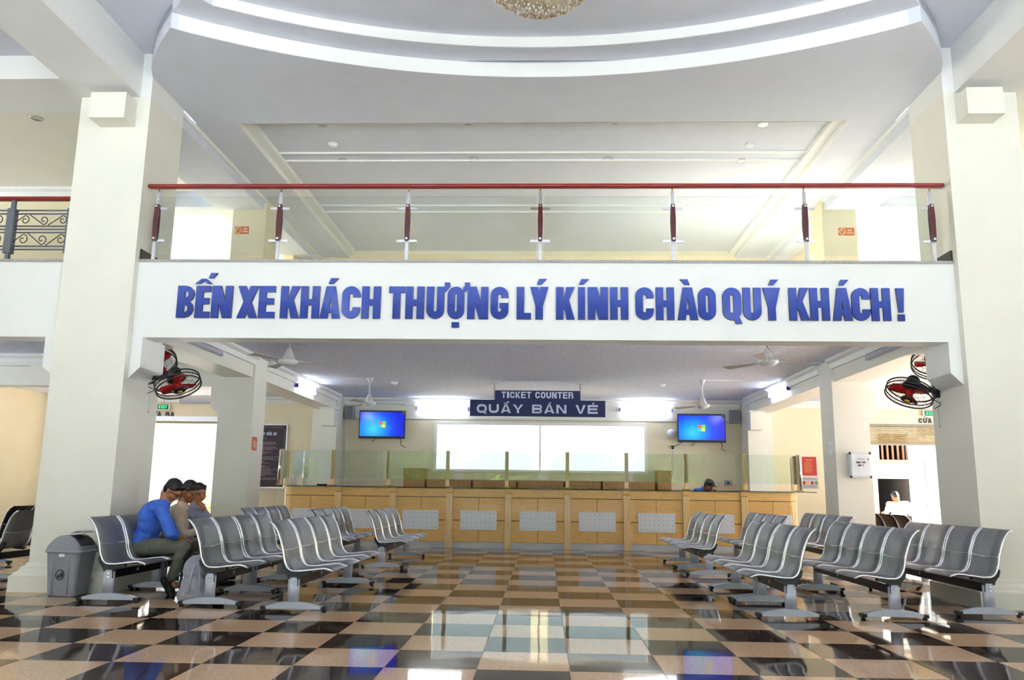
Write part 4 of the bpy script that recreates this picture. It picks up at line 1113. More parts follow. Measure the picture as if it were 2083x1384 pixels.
for s_, y_, xa, xb, w_ in ((1, onz(753,769,ZC).y, LC1, onz(753,769,ZC).x, 'left'), (1, onz(1428,773,ZC).y, onz(1428,773,ZC).x, RC0, 'right')):
    tag(MB().box(xa, xb, y_-.015, y_+.015, ZC-.02, ZC).build('conduit', SOCK), 'white ceiling conduit feeding the %s rear fan' % w_, 'conduit')

# ------------------------------------------------------------------ notices, boxes, stickers
p0 = ony(490, 990, YW-.05); p1 = ony(583, 866, YW-.05)
w, h_ = (p1.x-p0.x)/2, p1.z-p0.z
t = thing('notice_board', 'tall dark purple regulations board behind the second left column', 'board', ((p0.x+p1.x)/2, YW-.05, p0.z))
box('frame', STEEL, -w-.04, w+.04, 0, .045, -.04, h_+.04, t)
BRD = M('board_print', '#2d1d30', .45, var=.1)
pn = box('panel', BRD, -w, w, -.004, 0, 0, h_, t)
mb = MB(); text_mesh(mb, 'NỘI QUY BẾN XE', -w*.55, w*.55, h_-.24, h_-.17, -.007, .002, .24); mb.build('title', PALE, pn, fix=False)['kind'] = 'stuff'
mb = MB()
for k in range(34):
    z = h_-.32 - k*(h_-.46)/34; ln = R.uniform(.35, 1.0)
    mb.box(-w+.07, -w+.07+(2*w-.14)*ln, -.006, -.0035, z, z+.010)
mb.build('text_lines', M('board_text','#a58fa0',.6,var=.6,scale=120), pn)['kind'] = 'stuff'
for sg in (-1, 1): mb = MB(); mb.tube([(sg*(w-.04),-.004,.05),(sg*(w-.04),-.004,h_-.1),(sg*(w-.09),-.004,h_-.05),(0,-.004,h_-.05)], .004, 4); mb.build('border_line', MATS['board_text'], pn)
def poster(px0, py0, px1, py1, Yp, mat, label, name, fill=None):
    a = ony(px0, py1, Yp); b = ony(px1, py0, Yp)
    t = thing(name, label, 'poster', ((a.x+b.x)/2, Yp, a.z)); w = (b.x-a.x)/2; h_ = b.z-a.z
    s_ = box('sheet', mat, -w, w, -.008, 0, 0, h_, t)
    if fill: fill(s_, w, h_)
    return t
def red_fill(s_, w, h_):
    mb = MB(); text_mesh(mb, 'NỘI QUY', -w*.42, w*.42, h_*.80, h_*.86, -.010, .002, .24); mb.build('heading', M('gold_print','#d9b23a',.5), s_, fix=False)['kind'] = 'stuff'
    mb = MB()
    for k in range(9): mb.box(-w*.75, w*R.uniform(.2,.75), -.010, -.0085, h_*(.70-.065*k), h_*(.70-.065*k)+.006)
    mb.build('print_lines', MATS['gold_print'], s_)['kind'] = 'stuff'
poster(1633,930,1660,968, YW, M('red_poster','#b2171f',.4,var=.05), 'red poster with gold print right of the counter', 'red_poster', red_fill)
def pic_fill(s_, w, h_):
    for k, c_ in enumerate(('#c23b3b','#d8b43a','#a33a5a','#6f8f3a')):
        mb = MB(); mb.ell((-w*.75+k*w*.5, -.009, h_*.5), (w*.2,.003,h_*.17), 10, 5); mb.build('picture', M('pic%d' % k, c_, .5, var=.4, scale=30), s_)
    mb = MB()
    for z in (.85,.78,.25,.18,.11): mb.box(-w*.85, w*.8, -.010, -.0085, h_*z, h_*z+.01)
    mb.build('print_lines', M('grey_print','#73708c',.6), s_)['kind'] = 'stuff'
poster(1632,971,1664,995, YW, M('pale_poster','#b9b7bd',.5,var=.05), 'pale safety poster with small coloured pictures below the red one', 'picture_poster', pic_fill)
# suggestion box on the right second column
a = ony(1725, 972, C2F); b = ony(1765, 922, C2F)
t = thing('suggestion_box', 'white metal suggestion box on the second right column', 'box', ((a.x+b.x)/2, C2F, a.z)); w = (b.x-a.x)/2; h_ = b.z-a.z
box('case', M('white_enamel','#dfe3ee',.3), -w, w, -.12, 0, 0, h_, t, bevel=.02)
fr = box('door', M('white_enamel2','#e8eaf2',.3), -w+.02, w-.02, -.13, -.118, .025, h_-.025, t, bevel=.006)
box('slot', BLACKP, -w*.35, w*.35, -.132, -.129, h_*.72, h_*.735, fr)
mb = MB(); text_mesh(mb, 'HÒM THƯ', -w*.42, w*.42, h_*.57, h_*.64, -.133, .003, .24); text_mesh(mb, 'GÓP Ý', -w*.28, w*.28, h_*.45, h_*.52, -.133, .003, .24); mb.build('lettering', LSIDE, fr, fix=False)['kind'] = 'stuff'
MB().cyl((w-.05,-.128,h_*.73),(w-.05,-.145,h_*.73),.012,n=10).build('lock', M('brass2','#9c7a3c',.3,.8), fr)
for sx in (-1, 1):
    for z in (.012, h_-.012): MB().ell((sx*(w-.012), -.112, z), (.022,.014,.022), 8, 5).build('corner_guard', BLACKP, t)
# switch plate on its inner face, no-smoking stickers
p = onx(1691, 911, RC0)
p.y = min(max(p.y, C2F+.15), C2B-.15); t = thing('switch_plate', 'white switch plate on the inner face of the right second column', 'switch', (RC0, p.y, p.z)); box('plate', SOCK, -.012, 0, -.09, .09, -.10, .10, t, bevel=.004); box('rocker', M('rocker','#d9dbe6',.3), -.018, -.012, -.05, .05, -.05, .05, t)
ORG = M('orange_sticker', '#d2562a', .5, var=.06)
def no_smoking(x0, x1, z0, z1, y, label):
    t = thing('no_smoking_sign', label, 'sign', ((x0+x1)/2, y, z0), group='orange no-smoking signs'); w = (x1-x0)/2; h_ = z1-z0
    s_ = box('plate', ORG, -w, w, -.008, 0, 0, h_, t)
    Yl = M('sign_yellow', '#efc27a', .5)
    r_ = h_*.36; cx_ = -w + h_*.48
    mb = MB(); mb.tube([(cx_+r_*math.cos(a*math.pi/12), -.010, h_/2+r_*math.sin(a*math.pi/12)) for a in range(24)], .011, 5, True); mb.tube([(cx_-r_*.7,-.010,h_/2+r_*.7),(cx_+r_*.7,-.010,h_/2-r_*.7)], .010, 5); mb.build('prohibition_ring', Yl, s_)
    mb = MB(); text_mesh(mb, 'NO', -w+h_*1.15, w*.72, h_*.50, h_*.82, -.011, .003, .24); text_mesh(mb, 'SMOKING', -w+h_*1.0, w*.92, h_*.18, h_*.40, -.011, .003, .24, gap=.08); mb.build('lettering', Yl, s_, fix=False)['kind'] = 'stuff'
a = ony(478,476,C2F); b = ony(507,461,C2F); no_smoking(a.x, b.x, a.z, b.z, C2F, 'orange no-smoking sign on the upper left column')
a = ony(1706,479,C2F); b = ony(1737,464,C2F); no_smoking(a.x, b.x, a.z, b.z, C2F, 'orange no-smoking sign on the upper right column')
p = onx(517, 903, LC1); y_ = min(max(p.y, C2F+.12), C2B-.2)
t = thing('orange_notice', 'small orange notice on the inner face of the left second column', 'sign', (LC1, y_, p.z)); s_ = box('plate', ORG, 0, .008, -.11, .11, -.11, .11, t); box('figure', M('sign_yellow', '#efc27a', .5), .008, .010, -.06, .0, -.06, .06, s_); box('figure', MATS['sign_yellow'], .008, .010, .03, .07, -.07, .04, s_)

# exit signs and CỬA RA lettering
EXG = M('exit_green', '#20e070', .4, emit=.6)
def exit_sign(px0, py0, px1, py1, label, txt_px, txt_py, side):
    Ye = YW - .12
    a = ony(px0, py1, Ye); b = ony(px1, py0, Ye)
    t = thing('exit_sign', label, 'sign', ((a.x+b.x)/2, Ye, a.z), group='green exit signs'); w = (b.x-a.x)/2; h_ = b.z-a.z
    box('case', SOCK, -w-.02, w+.02, 0, .06, -.015, h_+.015, t); pn = box('panel', BLACKP, -w, w, -.004, 0, 0, h_, t)
    text_parts(pn, EXG, 'EXIT', -w*.78, w*.78, h_*.18, h_*.82, -.007, .003, .24, gap=.14)
    MB().cyl((0,.03,h_+.015),(0,.03,h_+.22),.006,n=6).build('hanger', GREYP, t)
    # letters on the wall
    x0 = ony(txt_px[0], 843, YW).x; x1 = ony(txt_px[1], 843, YW).x
    z0, z1 = ony(txt_px[0], txt_py[1], YW).z, ony(txt_px[0], txt_py[0], YW).z
    t2 = thing('door_lettering', 'dark blue CỬA RA lettering above the %s exit' % side, 'lettering', (0, YW, 0))
    rel = [.6,.62,.64,.45,.62,.64]; x = x0; k = (x1-x0)/(sum(rel)+.1*5)
    for c_, r_ in zip('CỬA RA', rel):
        if c_ != ' ':
            mb = MB(); put_glyph(mb, c_, x, x+r_*k, z0, z1, -.012, .012, .28); mb.build('letter', [LSIDE, LSIDE], t2, fix=False)
        x += (r_+.1)*k
exit_sign(320,823,343,833, 'green exit sign above the left exit', (301,355), (838,848), 'left')
exit_sign(1881,836,1904,846, 'green exit sign above the right exit, cut off by the column', (1867,1921), (851,861), 'right')

# ------------------------------------------------------------------ people: overlapping tapered capsules fused into one skin
SKIN = M('skin_warm', '#a9704e', .5, var=.06, scale=20)
SKIN2 = M('skin_brown', '#97603f', .5, var=.06, scale=20)
HAIR = M('black_hair', '#0d0c0c', .45, var=.3, scale=60, bump=.4, bscale=120)
HAIRG = M('greying_hair', '#2a2726', .5, var=.4, scale=60, bump=.4, bscale=120)
def fuse(name, prims, mat, parent, voxel=.012, smooth=4, folds=0.0):
    mb = MB()
    for p in prims:
        if p[0] == 'c': mb.cap(p[1], p[2], p[3], p[4], 14)
        else: mb.ell(p[1], p[2], 18, 10, p[3] if len(p) > 3 else None)
    bmesh.ops.recalc_face_normals(mb.bm, faces=mb.bm.faces)
    me = bpy.data.meshes.new('tmp'); mb.bm.to_mesh(me); mb.bm.free()
    tmp = bpy.data.objects.new('tmp', me); COL.objects.link(tmp)
    r_ = tmp.modifiers.new('r', 'REMESH'); r_.mode = 'VOXEL'; r_.voxel_size = voxel
    s_ = tmp.modifiers.new('s', 'SMOOTH'); s_.factor = .5; s_.iterations = smooth
    if folds > 0:
        tx = bpy.data.textures.new('cloth_folds', 'CLOUDS'); tx.noise_scale = .07; tx.noise_depth = 2
        d_ = tmp.modifiers.new('d', 'DISPLACE'); d_.texture = tx; d_.strength = folds; d_.mid_level = .5; d_.texture_coords = 'LOCAL'
    dg = bpy.context.evaluated_depsgraph_get()
    out = bpy.data.meshes.new_from_object(tmp.evaluated_get(dg)); out.name = name
    bpy.data.objects.remove(tmp); bpy.data.meshes.remove(me)
    out.materials.clear(); out.materials.append(mat)
    for f in out.polygons: f.use_smooth = True
    return mesh_obj(name, out, parent)
def head_frame(c, yaw, pitch, roll=0.0):
    """local x forward, y left, z up; pitch > 0 looks down"""
    return Matrix.Translation(Vector(c)) @ Matrix.Rotation(yaw, 4, 'Z') @ Matrix.Rotation(pitch, 4, 'Y') @ Matrix.Rotation(roll, 4, 'X')
def head_prims(Hm):
    q = Hm.to_3x3(); V = lambda x, y, z: Hm @ Vector((x, y, z))
    return [('e', V(-.012,0,.028), (.098,.078,.092), q), ('e', V(.022,0,-.035), (.074,.062,.078), q), ('c', V(.058,0,-.088), V(.064,0,-.092), .026, .024),
            ('c', V(.090,0,.008), V(.106,0,-.028), .009, .014), ('c', V(.076,-.034,.022), V(.076,.034,.022), .016, .016), ('c', V(.082,-.018,-.058), V(.082,.018,-.058), .011, .011),
            ('e', V(-.006,.080,-.012), (.020,.010,.033), q), ('e', V(-.006,-.080,-.012), (.020,.010,.033), q), ('c', V(.045,.045,-.03), V(.05,.035,-.07), .03, .02), ('c', V(.045,-.045,-.03), V(.05,-.035,-.07), .03, .02)]
def hair_prims(Hm, full=1.0):
    q = Hm.to_3x3(); V = lambda x, y, z: Hm @ Vector((x, y, z))
    return [('e', V(-.022,0,.048), (.101,.084,.088*full), q), ('e', V(-.055,0,.0), (.062,.076,.082), q), ('c', V(.045,-.045,.088), V(.045,.045,.088), .030*full, .030*full), ('c', V(-.01,.074,.03), V(.03,.066,.045), .017, .014), ('c', V(-.01,-.074,.03), V(.03,-.066,.045), .017, .014)]
def face_bits(Hm, parent, brow=True):
    V = lambda x, y, z: Hm @ Vector((x, y, z))
    for sy in (-1, 1):
        MB().ell(V(.084, sy*.031, .002), (.006,.010,.005), 10, 6).build('eye', M('eye_dark','#1c1412',.2), parent)
        MB().tube([V(.088, sy*.014, .026), V(.090, sy*.032, .031), V(.078, sy*.050, .024)], .0035, 6).build('eyebrow', HAIR, parent)
    MB().tube([V(.089,-.022,-.058), V(.094,0,-.057), V(.089,.022,-.058)], .0032, 6).build('mouth', M('lip','#7d463a',.5), parent)
def hand_prims(wrist, fwd, up, size=1.0, curl=.6, thumb=1):
    """palm and five separate bent fingers"""
    wrist = Vector(wrist); f = Vector(fwd).normalized(); u = Vector(up); u = (u - f*u.dot(f)).normalized(); s_ = f.cross(u)
    out = []; k = size
    p1 = wrist + f*.085*k
    for j in (-1.5,-.5,.5,1.5): out.append(('c', wrist + f*.015*k + s_*j*.012*k, p1 + s_*j*.019*k, .016*k, .012*k))
    for j, ln in ((-1.5,.062),(-.5,.076),(.5,.082),(1.5,.072)):
        b = p1 + s_*j*.020*k; d1 = (f*math.cos(curl*.6) - u*math.sin(curl*.6)); d2 = (f*math.cos(curl*1.5) - u*math.sin(curl*1.5))
        m = b + d1*ln*.55*k; e = m + d2*ln*.5*k
        out += [('c', b, m, .0098*k, .0088*k), ('c', m, e, .0088*k, .0075*k)]
    tb = wrist + f*.03*k + s_*thumb*.030*k; tm_ = tb + (f*.7 + s_*thumb*.6 - u*.3).normalized()*.04*k; te = tm_ + (f*.9 + s_*thumb*.1 - u*.4).normalized()*.032*k
    out += [('c', wrist + f*.015*k, tb, .016*k, .013*k), ('c', tb, tm_, .012*k, .0105*k), ('c', tm_, te, .0105*k, .0085*k)]
    return out
def shoe(ankle, toe_dir, parent, mat, pitch=0.0, name='shoe'):
    """closed shoe; toe_dir horizontal direction, pitch > 0 raises the heel"""
    f = Vector(toe_dir); f.z = 0; f.normalize(); s_ = Vector((-f.y, f.x, 0)); up = Vector((0,0,1))
    fd = f*math.cos(pitch) - up*math.sin(pitch); ud = up*math.cos(pitch) + f*math.sin(pitch)
    a = Vector(ankle)
    P_ = lambda x, y, z: a + fd*x + s_*y + ud*z
    return fuse(name, [('c', P_(-.055,0,-.055), P_(.07,0,-.062), .040, .043), ('c', P_(.07,-.012,-.066), P_(.165,-.006,-.072), .040, .032), ('c', P_(.0,0,.0), P_(.02,0,-.04), .045, .046), ('c', P_(.02,0,-.02), P_(.11,0,-.055), .040, .034)], mat, parent, .010, 3)
Y1, Y2, Y3 = 9.15, 9.75, 10.32
def at(px, py, Y, dx=0, dy=0, dz=0):
    p = ony(px, py, Y); return Vector((p.x+dx, p.y+dy, p.z+dz))

# --- man in blue, leaning over his lap
P1 = thing('person', 'man in a blue shirt and grey trousers bending forward beside the backpack', 'person', (0,0,0))
hip = at(292,1117,Y1); hip.z = .49
hr_, hl_ = hip + Vector((0,-.09,0)), hip + Vector((0,.09,0))
kr = at(374,1125,Y1-.16); kl = at(398,1122,Y1+.16)
kr.z = .505; kl.z = .51
ar = at(347,1183,Y1-.17); al = Vector((kl.x-.05, Y1+.2, .11))
chest = at(309,1060,Y1); up_b = at(322,1037,Y1); neck = at(336,1022,Y1)
sr, sl_ = at(330,1040,Y1-.19), at(326,1036,Y1+.19)
er, el = at(347,1086,Y1-.25), at(356,1090,Y1+.20)
wr, wl = at(373,1099,Y1-.13), at(380,1100,Y1+.12)
hd = at(352,999,Y1)
H1 = head_frame(hd, -.12, .72)
nk_top = H1 @ Vector((-.045,0,-.075))
hnd_t = at(391,1104,Y1)
body = head_prims(H1) + [('c', nk_top, neck, .056, .062), ('c', neck, chest, .06, .08), ('c', chest, hip, .08, .08), ('c', sr, sl_, .042, .042), ('c', sr, er, .038, .036), ('c', er, wr, .041, .028), ('c', sl_, el, .038, .036), ('c', el, wl, .041, .028),
    ('c', hr_, kr, .075, .052), ('c', kr, ar, .050, .036), ('c', hl_, kl, .075, .052), ('c', kl, al, .050, .036), ('c', ar, ar + Vector((.06,0,-.05)), .034, .03), ('c', al, al + Vector((.08,0,-.05)), .034, .03)]
body += hand_prims(wr, (hnd_t - wr) + Vector((.05,.02,-.01)), (.2,-.3,1), 1.0, .8, 1) + hand_prims(wl, (hnd_t - wl) + Vector((.05,-.02,-.01)), (.2,.3,1), 1.0, .8, -1)
bd = fuse('body', body, SKIN, P1, .0075, 3)
fuse('hair', hair_prims(H1), HAIR, P1, .008, 3); face_bits(H1, P1)
tor = [('e', chest.lerp(hip,.15), (.125,.19,.15)), ('e', chest + Vector((-.01,0,.06)), (.12,.205,.14)), ('e', up_b + Vector((-.015,0,.02)), (.10,.19,.09)), ('e', hip.lerp(chest,.45) + Vector((-.01,0,0)), (.125,.175,.13)), ('e', hip + Vector((-.01,0,.05)), (.13,.175,.11)), ('c', sr, sl_, .075, .075),
       ('c', sr, er, .068, .058), ('c', er, er.lerp(wr,.34), .057, .050), ('c', sl_, el, .068, .058), ('c', el, el.lerp(wl,.34), .057, .050), ('c', neck + Vector((-.03,0,-.04)), neck + Vector((.0,0,.0)), .09, .068)]
fuse('shirt', tor, M('blue_shirt', '#3f6fd6', .75, var=.08, scale=14, bump=.5, bscale=16), P1, .011, 3, .022)
tro = [('e', hip + Vector((.0,0,-.01)), (.135,.19,.115)), ('c', hr_, kr, .098, .075), ('c', hl_, kl, .098, .075), ('c', kr, kr.lerp(ar,.88), .074, .058), ('c', kl, kl.lerp(al,.9), .074, .058)]
fuse('trousers', tro, M('khaki_trousers', '#6d6c60', .85, var=.12, scale=14, bump=.5, bscale=18), P1, .011, 3, .02)
fuse('belt', [('c', hip + Vector((-.10,-.12,.085)), hip + Vector((-.10,.12,.085)), .035, .035)], M('brown_belt','#4a3020',.5), P1, .01, 2)
SH = M('black_shoe', '#18181b', .6, var=.4, scale=30)
shoe(ar, (1,-.15,0), P1, SH, .85); shoe(al, (1,.1,0), P1, SH, .25)
mb = MB()
for sy in (-1, 1):
    c = [H1 @ Vector((.103, sy*.032 + .022*math.cos(a*math.pi/6), .002 + .015*math.sin(a*math.pi/6))) for a in range(12)]
    mb.tube(c, .0028, 5, True); mb.tube([H1 @ Vector((.102, sy*.054, .006)), H1 @ Vector((.04, sy*.082, .008)), H1 @ Vector((-.015, sy*.084, .0))], .003, 5)
mb.tube([H1 @ Vector((.104,-.011,.006)), H1 @ Vector((.104,.011,.006))], .0025, 5); mb.build('glasses', BLACKP, P1)
ph = tag(MB().hexa([hnd_t + Vector(v) for v in ((-.035,-.07,-.012),(.035,-.07,.0),(.035,.07,.0),(-.035,.07,-.012),(-.035,-.07,-.003),(.035,-.07,.009),(.035,.07,.009),(-.035,.07,-.003))]).build('phone', BLACKP), 'dark phone held low in the hands of the man in blue', 'phone')

# --- man in beige
P2 = thing('person', 'man in a beige shirt looking down, middle of the seated men', 'person', (0,0,0))
hip = at(352,1110,Y2); hip.z = .50
hr_, hl_ = hip + Vector((0,-.09,0)), hip + Vector((0,.09,0)); kr = hip + Vector((.46,-.13,.03)); kl = hip + Vector((.46,.15,.03))
ar = Vector((kr.x-.02, kr.y, .11)); al = Vector((kl.x-.02, kl.y, .11))
hd = at(386,1001,Y2); H2 = head_frame(hd, -.35, .5); neck = at(371,1028,Y2); chest = at(357,1062,Y2)
sr, sl_ = at(362,1045,Y2-.19), at(366,1041,Y2+.19); er, el = at(371,1092,Y2-.25), at(378,1092,Y2+.24); wr, wl = hip + Vector((.34,-.14,.14)), hip + Vector((.36,.12,.14))
body = head_prims(H2) + [('c', H2 @ Vector((-.045,0,-.075)), neck, .056, .062), ('c', neck, chest, .06, .08), ('c', chest, hip, .08, .08), ('c', sr, sl_, .042, .042), ('c', sr, er, .038, .036), ('c', er, wr, .041, .028), ('c', sl_, el, .038, .036), ('c', el, wl, .041, .028),
    ('c', hr_, kr, .075, .052), ('c', kr, ar, .050, .036), ('c', hl_, kl, .075, .052), ('c', kl, al, .050, .036), ('c', ar, ar + Vector((.09,0,-.06)), .034, .03), ('c', al, al + Vector((.09,0,-.06)), .034, .03)]
body += hand_prims(wr, (.9,.35,-.15), (0,-.2,1), 1, .6, 1) + hand_prims(wl, (.9,-.35,-.15), (0,.2,1), 1, .6, -1)
fuse('body', body, SKIN2, P2, .0075, 3); fuse('hair', hair_prims(H2, 1.02), HAIRG, P2, .008, 3); face_bits(H2, P2)
tor = [('e', chest.lerp(hip,.2), (.13,.19,.16)), ('e', chest + Vector((-.01,0,.06)), (.125,.205,.14)), ('e', hip.lerp(chest,.4), (.135,.18,.14)), ('e', hip + Vector((0,0,.05)), (.14,.18,.11)), ('c', sr, sl_, .078, .078), ('c', sr, er, .068, .056), ('c', er, er.lerp(wr,.75), .055, .046), ('c', sl_, el, .068, .056), ('c', el, el.lerp(wl,.75), .055, .046), ('c', neck + Vector((-.03,0,-.05)), neck + Vector((0,0,.0)), .09, .068)]
fuse('shirt', tor, M('beige_shirt', '#c3b19b', .8, var=.08, scale=14, bump=.5, bscale=16), P2, .011, 3, .02)
MB().hexa([neck + Vector(v) for v in ((-.02,-.075,.0),(.075,-.06,-.06),(.095,-.03,-.05),(.01,-.05,.03),(-.02,-.08,.035),(.07,-.065,-.03),(.10,-.03,-.03),(.01,-.052,.055))]).build('collar', MATS['beige_shirt'], P2, bevel=.006)
DKT = M('dark_trousers', '#15151a', .8, var=.2)
fuse('trousers', [('e', hip, (.135,.19,.115)), ('c', hr_, kr, .098, .075), ('c', hl_, kl, .098, .075), ('c', kr, kr.lerp(ar,.92), .072, .058), ('c', kl, kl.lerp(al,.92), .072, .058)], DKT, P2, .011, 3, .015)
shoe(ar, (1,-.1,0), P2, SH); shoe(al, (1,.1,0), P2, SH)

# --- man in grey, cheek on his hand
P3 = thing('person', 'man in a grey shirt resting his cheek on his hand, furthest of the seated men', 'person', (0,0,0))
hip = at(372,1108,Y3); hip.z = .50
hr_, hl_ = hip + Vector((0,-.09,0)), hip + Vector((0,.09,0)); kr = hip + Vector((.46,-.13,.03)); kl = hip + Vector((.46,.15,.03))
ar = Vector((kr.x-.02, kr.y, .11)); al = Vector((kl.x-.02, kl.y, .11))
hd = at(405,1003,Y3); H3 = head_frame(hd, -.75, .30, .12); neck = at(394,1032,Y3); chest = at(386,1064,Y3)
sr, sl_ = at(390,1048,Y3-.18), at(402,1044,Y3+.17); er = at(425,1062,Y3-.22); wr = at(417,1038,Y3-.10); el = at(410,1092,Y3+.22); wl = hip + Vector((.36,.12,.14))
body = head_prims(H3) + [('c', H3 @ Vector((-.045,0,-.075)), neck, .056, .062), ('c', neck, chest, .06, .08), ('c', chest, hip, .08, .08), ('c', sr, sl_, .042, .042), ('c', sr, er, .038, .036), ('c', er, wr, .041, .028), ('c', sl_, el, .038, .036), ('c', el, wl, .041, .028),
    ('c', hr_, kr, .075, .052), ('c', kr, ar, .050, .036), ('c', hl_, kl, .075, .052), ('c', kl, al, .050, .036), ('c', ar, ar + Vector((.09,0,-.06)), .034, .03), ('c', al, al + Vector((.09,0,-.06)), .034, .03)]
ck = H3 @ Vector((.045,-.055,-.05))
body += hand_prims(wr, ck - wr + Vector((-.02,0,.06)), (.6,-.6,.2), .95, .5, -1) + hand_prims(wl, (.9,-.35,-.15), (0,.2,1), 1, .6, -1)
fuse('body', body, SKIN, P3, .0075, 3); fuse('hair', hair_prims(H3, .88), HAIR, P3, .008, 3); face_bits(H3, P3)
tor = [('e', chest.lerp(hip,.2), (.13,.19,.16)), ('e', chest + Vector((0,0,.05)), (.125,.205,.13)), ('e', hip.lerp(chest,.4), (.135,.18,.14)), ('e', hip + Vector((0,0,.05)), (.14,.18,.11)), ('c', sr, sl_, .078, .078), ('c', sr, er, .068, .056), ('c', er, er.lerp(wr,.7), .055, .044), ('c', sl_, el, .068, .056), ('c', el, el.lerp(wl,.75), .055, .046), ('c', neck + Vector((-.02,0,-.05)), neck + Vector((0,0,.0)), .09, .068)]
fuse('shirt', tor, M('grey_blue_shirt', '#8c92a6', .8, var=.08, scale=14, bump=.5, bscale=16), P3, .011, 3, .02)
fuse('trousers', [('e', hip, (.135,.19,.115)), ('c', hr_, kr, .098, .075), ('c', hl_, kl, .098, .075), ('c', kr, kr.lerp(ar,.92), .072, .058), ('c', kl, kl.lerp(al,.92), .072, .058)], DKT, P3, .011, 3, .015)
shoe(ar, (1,-.1,0), P3, SH); shoe(al, (1,.1,0), P3, SH)

# --- clerk behind the counter, head bent over the desk
YK = YT + 1.0
P4 = thing('person', 'ticket clerk in a dark cap and blue shirt behind the counter', 'person', (0,0,0))
hd = at(1442,989,YK); H4 = head_frame(hd, -.75, .55); hip = Vector((hd.x-.42, YK+.35, .55)); neck = H4 @ Vector((-.07,0,-.13)); chest = neck.lerp(hip, .4)
dirf = Vector((math.cos(-.75), math.sin(-.75), 0)); sd = Vector((-dirf.y, dirf.x, 0))
sr, sl_ = neck - sd*.19 + Vector((-.05,.02,-.06)), neck + sd*.19 + Vector((-.05,.02,-.06)); er, el = sr + dirf*.15 + Vector((0,0,-.24)), sl_ + dirf*.15 + Vector((0,0,-.24)); wr, wl = er + dirf*.22 + sd*.06 + Vector((0,0,.03)), el + dirf*.22 - sd*.06 + Vector((0,0,.03))
kr, kl = hip + dirf*.42 - sd*.1, hip + dirf*.42 + sd*.1; ar, al = Vector((kr.x,kr.y,.1)), Vector((kl.x,kl.y,.1))
body = head_prims(H4) + [('c', H4 @ Vector((-.045,0,-.075)), neck, .056, .062), ('c', neck, chest, .06, .08), ('c', chest, hip, .08, .08), ('c', sr, sl_, .042, .042), ('c', sr, er, .038, .036), ('c', er, wr, .04, .028), ('c', sl_, el, .038, .036), ('c', el, wl, .04, .028), ('c', hip - sd*.08, kr, .075, .052), ('c', kr, ar, .05, .036), ('c', hip + sd*.08, kl, .075, .052), ('c', kl, al, .05, .036)]
body += hand_prims(wr, dirf, (0,0,1), 1, .5, 1) + hand_prims(wl, dirf, (0,0,1), 1, .5, -1)
fuse('body', body, SKIN2, P4, .0085, 3); fuse('hair', hair_prims(H4), HAIR, P4, .009, 3); face_bits(H4, P4)
q = H4.to_3x3(); V = lambda x, y, z: H4 @ Vector((x, y, z))
fuse('cap', [('e', V(-.015,0,.075), (.108,.092,.072), q), ('e', V(.085,0,.068), (.075,.066,.012), q)], M('dark_cap','#2a2e33',.8,var=.1), P4, .008, 3)
fuse('shirt', [('e', chest + Vector((0,0,.02)), (.15,.2,.17)), ('e', hip.lerp(chest,.5), (.15,.18,.16)), ('c', sr, sl_, .082, .082), ('c', sr, er, .068, .058), ('c', er, er.lerp(wr,.6), .056, .048), ('c', sl_, el, .068, .058), ('c', el, el.lerp(wl,.6), .056, .048), ('c', neck + Vector((0,0,-.05)), neck, .09, .07)], MATS['blue_shirt'], P4, .012, 3, .02)
fuse('trousers', [('e', hip, (.16,.18,.12)), ('c', hip - sd*.08, kr, .095, .075), ('c', hip + sd*.08, kl, .095, .075), ('c', kr, ar, .07, .058), ('c', kl, al, .07, .058)], DKT, P4, .013, 3)
shoe(ar, dirf, P4, SH); shoe(al, dirf, P4, SH)
t = thing('office_stool', 'black stool under the ticket clerk', 'stool', (hip.x, hip.y, 0))
MB().lathe([(0,.40),(.19,.40),(.20,.42),(.19,.45),(0,.455)],24).build('seat', BLACKP, t); MB().cyl((0,0,.04),(0,0,.40),.025,n=10).build('column_tube', CHROME, t)
for k in range(5): a = k*2*math.pi/5; MB().tube([(0,0,.07),(.24*math.cos(a),.24*math.sin(a),.03)], .016, 6).build('leg', BLACKP, t)
tag(box('red_card', M('red_card','#c32a30',.5), hd.x+.14, hd.x+.20, YK+.25, YK+.26, .95, 1.22), 'red card standing by the ticket clerk', 'card')

# --- man in white outside the right exit, seen from behind, seated
YO = 21.6
P5 = thing('person', 'man in a white shirt seen from behind outside the right exit', 'person', (0,0,0))
hd = at(1821,1011,YO); hd.z -= .0
H5 = head_frame(hd, 1.75, .55); neck = at(1823,1024,YO) + Vector((0,-.05,0)); chest = at(1828,1036,YO); hip = at(1829,1060,YO) + Vector((0,-.03,0))
sr, sl_ = at(1845,1027,YO), at(1809,1027,YO); er, el = at(1851,1045,YO+.05), at(1803,1045,YO+.08); wr, wl = er + Vector((-.02,.22,.02)), el + Vector((.04,.22,.03))
gz = -.45
kr, kl = hip + Vector((.12,.42,.02)), hip + Vector((-.12,.42,.02)); ar, al = Vector((kr.x,kr.y,gz+.11)), Vector((kl.x,kl.y,gz+.11))
body = head_prims(H5) + [('c', H5 @ Vector((-.045,0,-.075)), neck, .056, .062), ('c', neck, chest, .06, .08), ('c', chest, hip, .08, .08), ('c', sr, sl_, .042, .042), ('c', sr, er, .038, .036), ('c', er, wr, .04, .028), ('c', sl_, el, .038, .036), ('c', el, wl, .04, .028), ('c', hip + Vector((.08,0,0)), kr, .075, .052), ('c', kr, ar, .05, .036), ('c', hip - Vector((.08,0,0)), kl, .075, .052), ('c', kl, al, .05, .036)]
body += hand_prims(wr, (0,1,0), (0,0,1), 1, .5, -1) + hand_prims(wl, (0,1,0), (0,0,1), 1, .5, 1)
